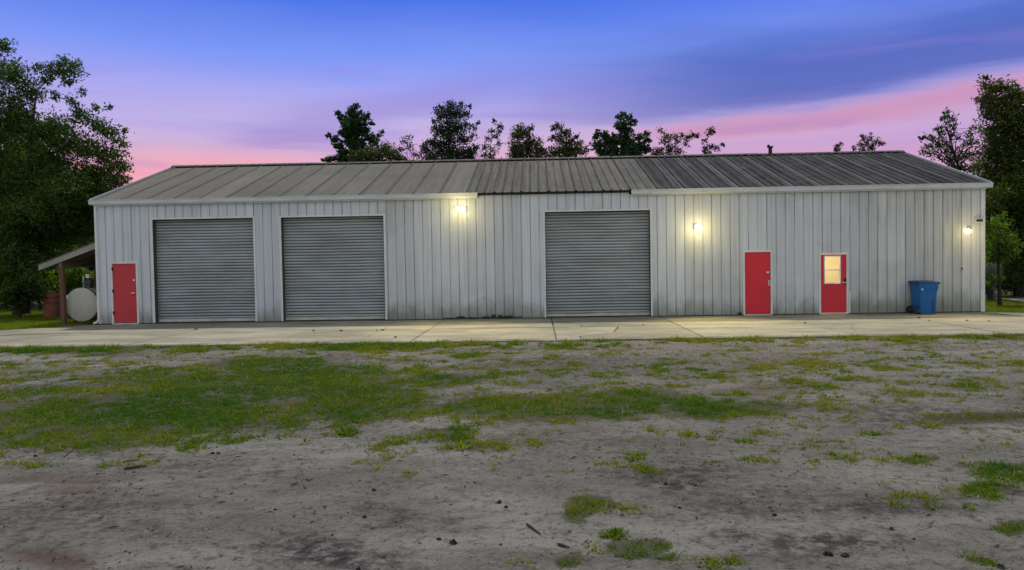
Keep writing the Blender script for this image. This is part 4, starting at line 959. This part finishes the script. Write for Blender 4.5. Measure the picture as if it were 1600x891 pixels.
# right side
tree('leaning_tree', 'airy tree leaning left at the right end of the roof', (at(1548, 400, 38).x, 38.0),
     [(1480, 177, 6), (1474, 186, 5), (1487, 186, 7), (1465, 202, 6), (1478, 198, 7), (1492, 196, 6), (1458, 216, 7), (1470, 212, 8), (1485, 210, 7), (1452, 228, 7), (1466, 226, 9), (1480, 224, 8), (1495, 215, 6), (1440, 216, 3), (1445, 236, 7), (1460, 240, 10), (1478, 238, 10), (1505, 228, 8), (1515, 212, 9), (1528, 200, 9), (1520, 225, 9), (1498, 240, 10), (1512, 245, 12), (1485, 252, 12), (1500, 262, 12), (1525, 260, 14), (1535, 240, 12), (1535, 280, 16), (1545, 300, 18)], M_oak, 0.07, 85, 0.16, seed=31,
     lean_to=(at(1480, 190, 38).x, 38, at(1480, 190, 38).z))
r_ = np.random.default_rng(77)
rightc = [(1537, 130, 8), (1545, 142, 12), (1560, 135, 11), (1573, 138, 10), (1540, 158, 12), (1555, 160, 16), (1575, 160, 18), (1545, 178, 12), (1590, 150, 16), (1535, 165, 6), (1565, 185, 22), (1590, 185, 26), (1552, 205, 14), (1575, 215, 26), (1605, 215, 30), (1560, 235, 18), (1540, 122, 4)] + fill((1560, 235, 1660, 400), 26, (20, 34), r_) + [(1620, 160, 24), (1650, 200, 34), (1680, 260, 40), (1545, 262, 18), (1552, 290, 20), (1560, 320, 20), (1550, 345, 14), (1580, 300, 26), (1590, 360, 26), (1600, 400, 26, -1.0), (1590, 430, 20, -1.2), (1572, 240, 24), (1590, 260, 30), (1575, 280, 26), (1600, 300, 34), (1556, 225, 16), (1548, 242, 12), (1580, 330, 28), (1610, 350, 34)]
tree('tall_evergreen', 'tall dark olive tree at the right edge, taller than the roof', (at(1598, 400, 35).x, 35.0), rightc, M_olive, 0.07, 170, 0.2, seed=32)
tree('dense_tree', 'dark dense tree beyond the right edge behind the tall one', (at(1640, 400, 44).x, 44.0), fill((1555, 300, 1780, 455), 30, (24, 44), r_), M_oak, 0.10, 70, 0.3, seed=33)
tree('sunlit_shrub', 'sunlit light green shrub beside the right wall corner', (at(1562, 440, 30.0).x, 30.0), [(1552, 355, 14), (1565, 370, 16), (1578, 385, 15), (1555, 385, 14), (1572, 400, 12), (1550, 400, 10), (1566, 345, 12), (1563, 436, 7), (1550, 446, 8), (1545, 404, 9)], M_bright, 0.075, 130, 0.08, cat='shrub', seed=34)
tree('dark_shrub', 'shadowed shrub low under the tall olive tree on the right', (at(1585, 440, 36).x, 36.0), [(1575, 430, 16), (1595, 425, 20), (1612, 440, 20), (1560, 448, 10), (1590, 448, 16), (1630, 430, 30)], M_oak, 0.08, 110, 0.08, cat='shrub', seed=35)
tree('dark_shrub', 'shadowed shrub just behind the grey tank at the right', (at(1545, 440, 39).x, 39.0), [(1535, 420, 20), (1550, 445, 12), (1530, 448, 14), (1545, 395, 20), (1525, 380, 24)], M_oak, 0.08, 110, 0.08, cat='shrub', seed=36)
# left undergrowth
und = [('sunlit_shrub', 'bright green shrub behind the rusty barrel', (62, 455), 36, [(45, 430, 16), (65, 425, 14), (58, 450, 16), (80, 440, 13), (40, 455, 14), (72, 460, 12)], M_bright),
       ('sunlit_shrub', 'bright green shrub seen through the lean-to behind the fuel tank', (122, 450), 37, [(108, 430, 12), (125, 425, 13), (140, 435, 12), (112, 448, 12), (130, 450, 14), (148, 445, 10)], M_bright),
       ('dark_shrub', 'dark shrub in shadow at the far left edge', (10, 450), 37, [(-20, 430, 26), (5, 420, 22), (25, 430, 18), (0, 455, 22), (20, 460, 16), (-40, 450, 24), (30, 410, 18)], M_oak),
       ('dark_shrub', 'dark shrub hiding the foot of the big oak trunk', (30, 460), 30.5, [(20, 425, 24), (45, 440, 20), (10, 455, 24), (40, 465, 18), (60, 455, 10), (20, 470, 16), (-10, 440, 26)], M_oak),
       ('dark_shrub', 'dark shrub between the barrel and the lean-to eave', (80, 430), 39, [(60, 400, 18), (85, 400, 18), (100, 410, 16), (75, 420, 16), (110, 395, 18)], M_oak)]
for i, (nm, lb, bp, Yd, cls, mt_) in enumerate(und):
    tree(nm, lb, (at(bp[0], bp[1], Yd).x, float(Yd)), cls, mt_, 0.08, 130, 0.07, cat='shrub', seed=40 + i)
# far woodland closing the view behind both sides
def woods(x0, x1, y0, y1, n_, label, seed):
    r = np.random.default_rng(seed); cl_ = []
    for _ in range(n_):
        x_ = r.uniform(x0, x1); y_ = r.uniform(y0, y1); h_ = r.uniform(3.5, 6.5)
        for j_ in range(5): cl_.append((x_ + r.normal() * 1.6, y_ + r.normal(), r.uniform(0.8, h_) if j_ < 3 else r.uniform(0.2, 1.4), r.uniform(1.2, 2.2)))
    v, tn = crown(cl_, r, 0.20, 20)
    o = fast('woodland', v, np.arange(len(v)).reshape(-1, 4), M_oak, tint=tn, origin=((x0 + x1) / 2, (y0 + y1) / 2, 0), nper=4)
    o['kind'] = 'stuff'; tag(o, label, 'woodland'); return o
woods(-75, -26, 48, 62, 60, 'dark woodland closing the view behind the left trees', 51)
woods(26, 75, 46, 60, 60, 'dark woodland closing the view behind the right trees', 52)
woods(-26, 26, 58, 70, 50, 'low woodland far behind the building', 53)

# ------------------------------------------------------------------ grass
def blades(x, y, z, h, w, r, lean_=0.5, per=1):
    n_ = len(x); a_ = r.uniform(0, 2 * np.pi, n_); l = r.normal(size=(n_, 2)) * lean_ * h[:, None]
    dx, dy = np.cos(a_) * w, np.sin(a_) * w
    v = np.empty((n_, 3, 3)); v[:, 0] = np.stack([x - dx, y - dy, z - 0.01], 1); v[:, 1] = np.stack([x + dx, y + dy, z - 0.01], 1)
    v[:, 2] = np.stack([x + l[:, 0], y + l[:, 1], z + h], 1)
    return v.reshape(-1, 3)
r = np.random.default_rng(101)
def yard():
    n_ = 1500000
    # area-uniform sample of the yard wedge
    y = np.sqrt(4.3 ** 2 + (19.25 ** 2 - 4.3 ** 2) * r.random(n_)); x = (r.random(n_) * 2 - 1) * (y * 0.78 + 0.6)
    g, d, b = masks(x, y)
    clump = fbm(x, y, 2.6, 55, 4); fine = fbm(x, y, 9.0, 66, 2)
    p = np.clip((g * 1.0 + ((clump - 0.5) * 3.0 + (fine - 0.5) * 1.8) * (1 - 0.5 * np.clip(g - 0.6, 0, 0.8) / 0.8) - 0.50) * 1.15, 0, 1) * (g > 0.05)
    keep = r.random(n_) < p * 0.085 * (1 + 1.2 * np.clip((9 - y) / 4, 0, 1))
    x, y, g, cl_ = x[keep], y[keep], g[keep], clump[keep]
    T = 9; k0 = len(x); th = np.repeat(0.5 + 1.3 * r.random(k0) ** 2, T); sg = np.repeat(0.012 + 0.035 * r.random(k0), T)
    x = np.repeat(x, T) + r.normal(size=k0 * T) * sg; y = np.repeat(y, T) + r.normal(size=k0 * T) * sg; g = np.repeat(g, T); cl_ = np.repeat(cl_, T); tj = np.repeat(r.normal(size=k0), T)
    ok = y < 19.3; x, y, g, cl_, th, tj = x[ok], y[ok], g[ok], cl_[ok], th[ok], tj[ok]
    z = gz(x, y); h = th * (0.012 + 0.030 * r.random(len(x)) ** 1.5) * (0.55 + 0.9 * np.clip(cl_ * 1.6 - 0.3, 0, 1)); w = 0.0045 + 0.0045 * r.random(len(x)) + 0.00035 * y
    edge = y > 18.2; h[edge] *= 1.8
    tint = np.clip(0.70 - 0.45 * np.clip(g - 0.5, 0, 0.6) / 0.6 + 1.3 * (fbm(x, y, 0.9, 88) - 0.5) + 0.13 * r.normal(size=len(x)) + 0.17 * tj, 0, 1)
    print('yard blades', len(x))
    return blades(x, y, z, h, w, r, 0.9), tint
v, tn = yard()
o = fast('grass', v, np.arange(len(v)).reshape(-1, 3), M_mat, tint=tn); o['kind'] = 'stuff'; tag(o, 'patchy low green grass across the dirt yard', 'grass')
def lawn(x0, x1, y0, y1, n_, label, keepf=None, hh=(0.05, 0.10), wd=0.012):
    x = r.uniform(x0, x1, n_); y = r.uniform(y0, y1, n_)
    if keepf is not None: kx = keepf(x, y); x, y = x[kx], y[kx]
    z = np.full(len(x), -0.06); h = r.uniform(*hh, len(x)) * (0.5 + fbm(x, y, 0.8, 12)); w = np.full(len(x), wd)
    tint = np.clip(0.3 + 1.1 * (fbm(x, y, 0.5, 18) - 0.4) + 0.2 * r.normal(size=len(x)), 0, 1)
    v = blades(x, y, z, h, w, r, 0.7)
    o = fast('grass', v, np.arange(len(v)).reshape(-1, 3), M_grass, tint=tint, origin=((x0 + x1) / 2, (y0 + y1) / 2, 0)); o['kind'] = 'stuff'; tag(o, label, 'grass')
lawn(-27, -15.3, 21, 37, 130000, 'sunlit longer grass left of the building', lambda x, y: (y > 24.2 + np.where(x < -18.2, (x + 18.2) * 0.6, 0) + np.where(x > -18, (x + 18) * 0.75, 0)) , (0.06, 0.14))
lawn(14.9, 27, 24, 37, 110000, 'sunlit grass right of the building', lambda x, y: y > np.where(x < 16.6, 26.35 - (x - 15.0) * 0.55, 25.5 - (x - 16.6) * 0.5), (0.05, 0.12))

# distinct weeds
def weed(px, py, label, hgt=0.16, n_=26, mt_=M_grass, name='weed', spread=0.07):
    P_ = at(px, py, 10.0); v_ = P_ - EYE; tt = (-0.045 - EYE.z) / v_.z; gx_, gy_ = EYE.x + v_.x * tt, EYE.y + v_.y * tt
    zz = float(gz(np.array([gx_]), np.array([gy_]))[0]) if gy_ < 19.3 else 0.0
    rr = np.random.default_rng(int(px)); vs = []; 
    for _ in range(n_):
        a_ = rr.uniform(0, 2 * np.pi); L = hgt * rr.uniform(0.5, 1.1); o_ = rr.uniform(0, spread); w = 0.008 + 0.01 * rr.random()
        bx_, by_ = gx_ + math.cos(a_) * o_, gy_ + math.sin(a_) * o_; el = rr.uniform(0.5, 1.35)
        d = np.array([math.cos(a_) * math.cos(el), math.sin(a_) * math.cos(el), math.sin(el)]); s_ = np.array([-math.sin(a_), math.cos(a_), 0]) * w
        b0 = np.array([bx_, by_, zz - 0.01]); vs += [b0, b0 + d * L * 0.55 + s_, b0 + d * L + np.array([0, 0, -L * 0.15]), b0 + d * L * 0.55 - s_]
    o = fast(name, np.array(vs), np.arange(len(vs)).reshape(-1, 4), mt_, tint=rr.random(n_), origin=(gx_, gy_, zz), nper=4); tag(o, label, 'weed'); return o
weed(720, 700, 'lone upright leafy weed on bare dirt below the middle wall')
weed(540, 676, 'clump of weed on the bare dirt left of the lone upright weed', 0.12, 40, M_mat, spread=0.18)
weed(962, 836, 'leafy weed in the near foreground grass patch', 0.07, 40, M_mat, spread=0.09)
weed(638, 743, 'small flat weed alone on the grey dirt', 0.05, 24, M_mat, spread=0.08)
weed(1272, 724, 'small bright weed on bare dirt at right', 0.06, 24, M_grass, spread=0.07)
weed(1148, 880, 'small weed at the bottom edge right of the foreground patch', 0.045, 20, M_grass, spread=0.05)
weed(1115, 882, 'smallest weed at the bottom edge beside its bigger neighbour', 0.035, 16, M_grass, spread=0.03)
weed(797, 500, 'weedy tuft growing at the rusted wall base', 0.30, 60, M_oak, spread=0.22)

# ------------------------------------------------------------------ small ground litter
def ongr(px, py):
    v_ = at(px, py, 10.0) - EYE; tt = (-0.045 - EYE.z) / v_.z; return EYE.x + v_.x * tt, EYE.y + v_.y * tt
M_clod = dirty('dark_clod', (0.02, 0.018, 0.016), 0.4, 0.95, 0, 20, (0.05, 0.04, 0.03))
M_stick = dirty('dead_stick', (0.03, 0.022, 0.016), 0.4, 0.9, 0, 10, (0.08, 0.06, 0.04))
def clod(px, py, s_, label, group=None):
    gx_, gy_ = ongr(px, py); zz = float(gz(np.array([gx_]), np.array([gy_]))[0]); b_ = sphere_mb((gx_, gy_, zz + s_ * 0.15), s_ * 0.6, 8, 6, 0.5)
    rr = np.random.default_rng(int(px * 7 + py)); b_.v = [tuple(np.array(p) + rr.normal(size=3) * s_ * 0.16) for p in b_.v]
    tag(obj('clod', b_, M_clod, smooth=False), label, 'clod', group)
GR = 'dark clods scattered on the bare dirt'
clod(708, 846, 0.05, 'largest dark clod, a flattened lump at the bottom just left of centre'); clod(686, 840, 0.028, 'small dark clod just left of the largest one')
for (px, py, s_) in ((55, 712, .035), (332, 707, .035), (341, 707, .03), (585, 766, .03), (570, 806, .03), (430, 797, .022), (780, 783, .035), (791, 790, .025), (937, 698, .022), (1062, 791, .025), (1087, 758, .02), (1390, 710, .035), (1210, 802, .03), (1393, 826, .03), (1458, 797, .025), (1295, 866, .045), (1320, 868, .04), (560, 886, .03), (480, 750, .018), (1040, 757, .03), (1565, 888, .04), (98, 797, .02), (1428, 842, .018)):
    clod(px, py, s_, 'small dark clod lying loose on the open grey dirt', GR)
def stick(pts, rad, label, group=None):
    P_ = []
    for px, py in pts:
        gx_, gy_ = ongr(px, py); zz = float(gz(np.array([gx_]), np.array([gy_]))[0]); P_.append((gx_, gy_, zz + rad * 1.2))
    tag(obj('stick', MB().tube(P_, [rad, rad * 0.9, rad * 0.5][:len(P_)] if len(P_) == 3 else [rad, rad * 0.6], 6), M_stick, smooth=True), label, 'stick', group)
stick([(823, 819), (834, 827), (845, 835)], 0.009, 'dark forked stick on the dirt left of the foreground patch')
stick([(194, 735), (214, 732), (228, 731)], 0.014, 'thickest stick below the left grass')
stick([(192, 721), (205, 719), (218, 717)], 0.007, 'thin stick just above the thickest stick at left')
stick([(720, 690), (740, 692), (758, 694)], 0.006, 'thin straw beside the lone upright weed')
stick([(872, 850), (882, 853), (890, 856)], 0.010, 'short stick inside the foreground grass patch')
stick([(100, 715), (108, 708), (114, 703)], 0.006, 'short twig at the lower edge of the left grass')
# gravel and chips
n_ = 9000
y = 4.3 + 15 * r.random(n_) ** 0.9; x = (r.random(n_) * 2 - 1) * (y * 0.75 + 0.5); s_ = (0.004 + 0.010 * r.random(n_) ** 3) * (0.6 + y / 14)
kp_ = fbm(x, y, 0.9, 41) > 0.45; x, y, s_ = x[kp_], y[kp_], s_[kp_]; z = gz(x, y)
octa = np.array([(1, 0, 0), (-1, 0, 0), (0, 1, 0), (0, -1, 0), (0, 0, .6), (0, 0, -.6)], float)
v = octa[None] * s_[:, None, None] * r.uniform(0.6, 1.3, (len(x), 6, 1)) + np.stack([x, y, z + s_ * 0.2], 1)[:, None]
ft = np.array([(0, 2, 4), (2, 1, 4), (1, 3, 4), (3, 0, 4), (2, 0, 5), (1, 2, 5), (3, 1, 5), (0, 3, 5)])
tris = (ft[None] + 6 * np.arange(len(x))[:, None, None]).reshape(-1, 3)
M_grav = leafmat('gravel_bits', (0.03, 0.028, 0.025), (0.10, 0.095, 0.09), (0.24, 0.235, 0.23), 0.0, 0.9)
o = fast('gravel', v.reshape(-1, 3), tris, M_grav, tint=np.repeat(r.random(len(x)) ** 1.3, 8)); o['kind'] = 'stuff'; tag(o, 'loose gravel and chips on the dirt yard', 'gravel')
# bits of straw, twig and dead leaf
n_ = 5200
y = 4.3 + 14.8 * r.random(n_) ** 0.85; x = (r.random(n_) * 2 - 1) * (y * 0.75 + 0.5)
kp_ = fbm(x, y, 0.8, 61) + 0.35 * r.random(n_) > 0.68; x, y = x[kp_], y[kp_]; z = gz(x, y) + 0.006; n_ = len(x)
a_ = r.uniform(0, np.pi, n_); L = 0.012 + 0.05 * r.random(n_) ** 2; wd = 0.003 + 0.006 * r.random(n_)
dx, dy = np.cos(a_) * L, np.sin(a_) * L; ox, oy = -np.sin(a_) * wd, np.cos(a_) * wd
v = np.stack([np.stack([x - dx, y - dy, z], 1), np.stack([x + ox, y + oy, z + 0.008], 1), np.stack([x + dx, y + dy, z + 0.003], 1), np.stack([x - ox, y - oy, z], 1)], 1)
M_lit = leafmat('plant_litter', (0.018, 0.015, 0.010), (0.05, 0.040, 0.025), (0.20, 0.17, 0.11), 0.0, 0.9)
o = fast('leaf_litter', v.reshape(-1, 3), np.arange(4 * n_).reshape(-1, 4), M_lit, tint=r.random(n_) ** 1.6, nper=4); o['kind'] = 'stuff'; tag(o, 'straw twigs and dead leaf bits strewn on the dirt', 'leaf litter')
# leaf litter on the slabs
for i, (px, py) in enumerate(((909, 509), (1258, 505), (1436, 497), (1452, 501), (1511, 501), (533, 517), (589, 516), (618, 527), (598, 516), (1005, 508), (490, 517), (306, 515), (1545, 502))):
    v_ = at(px, py, 10.0) - EYE; tt = (0.004 - EYE.z) / v_.z; gx_, gy_ = EYE.x + v_.x * tt, EYE.y + v_.y * tt
    b_ = sphere_mb((gx_, gy_, 0.012), 0.035 + 0.012 * (i % 3), 7, 5, 0.35)
    tag(obj('debris', b_, M_clod), 'small dark scrap of debris on the concrete slabs', 'debris', 'dark scraps on the concrete')
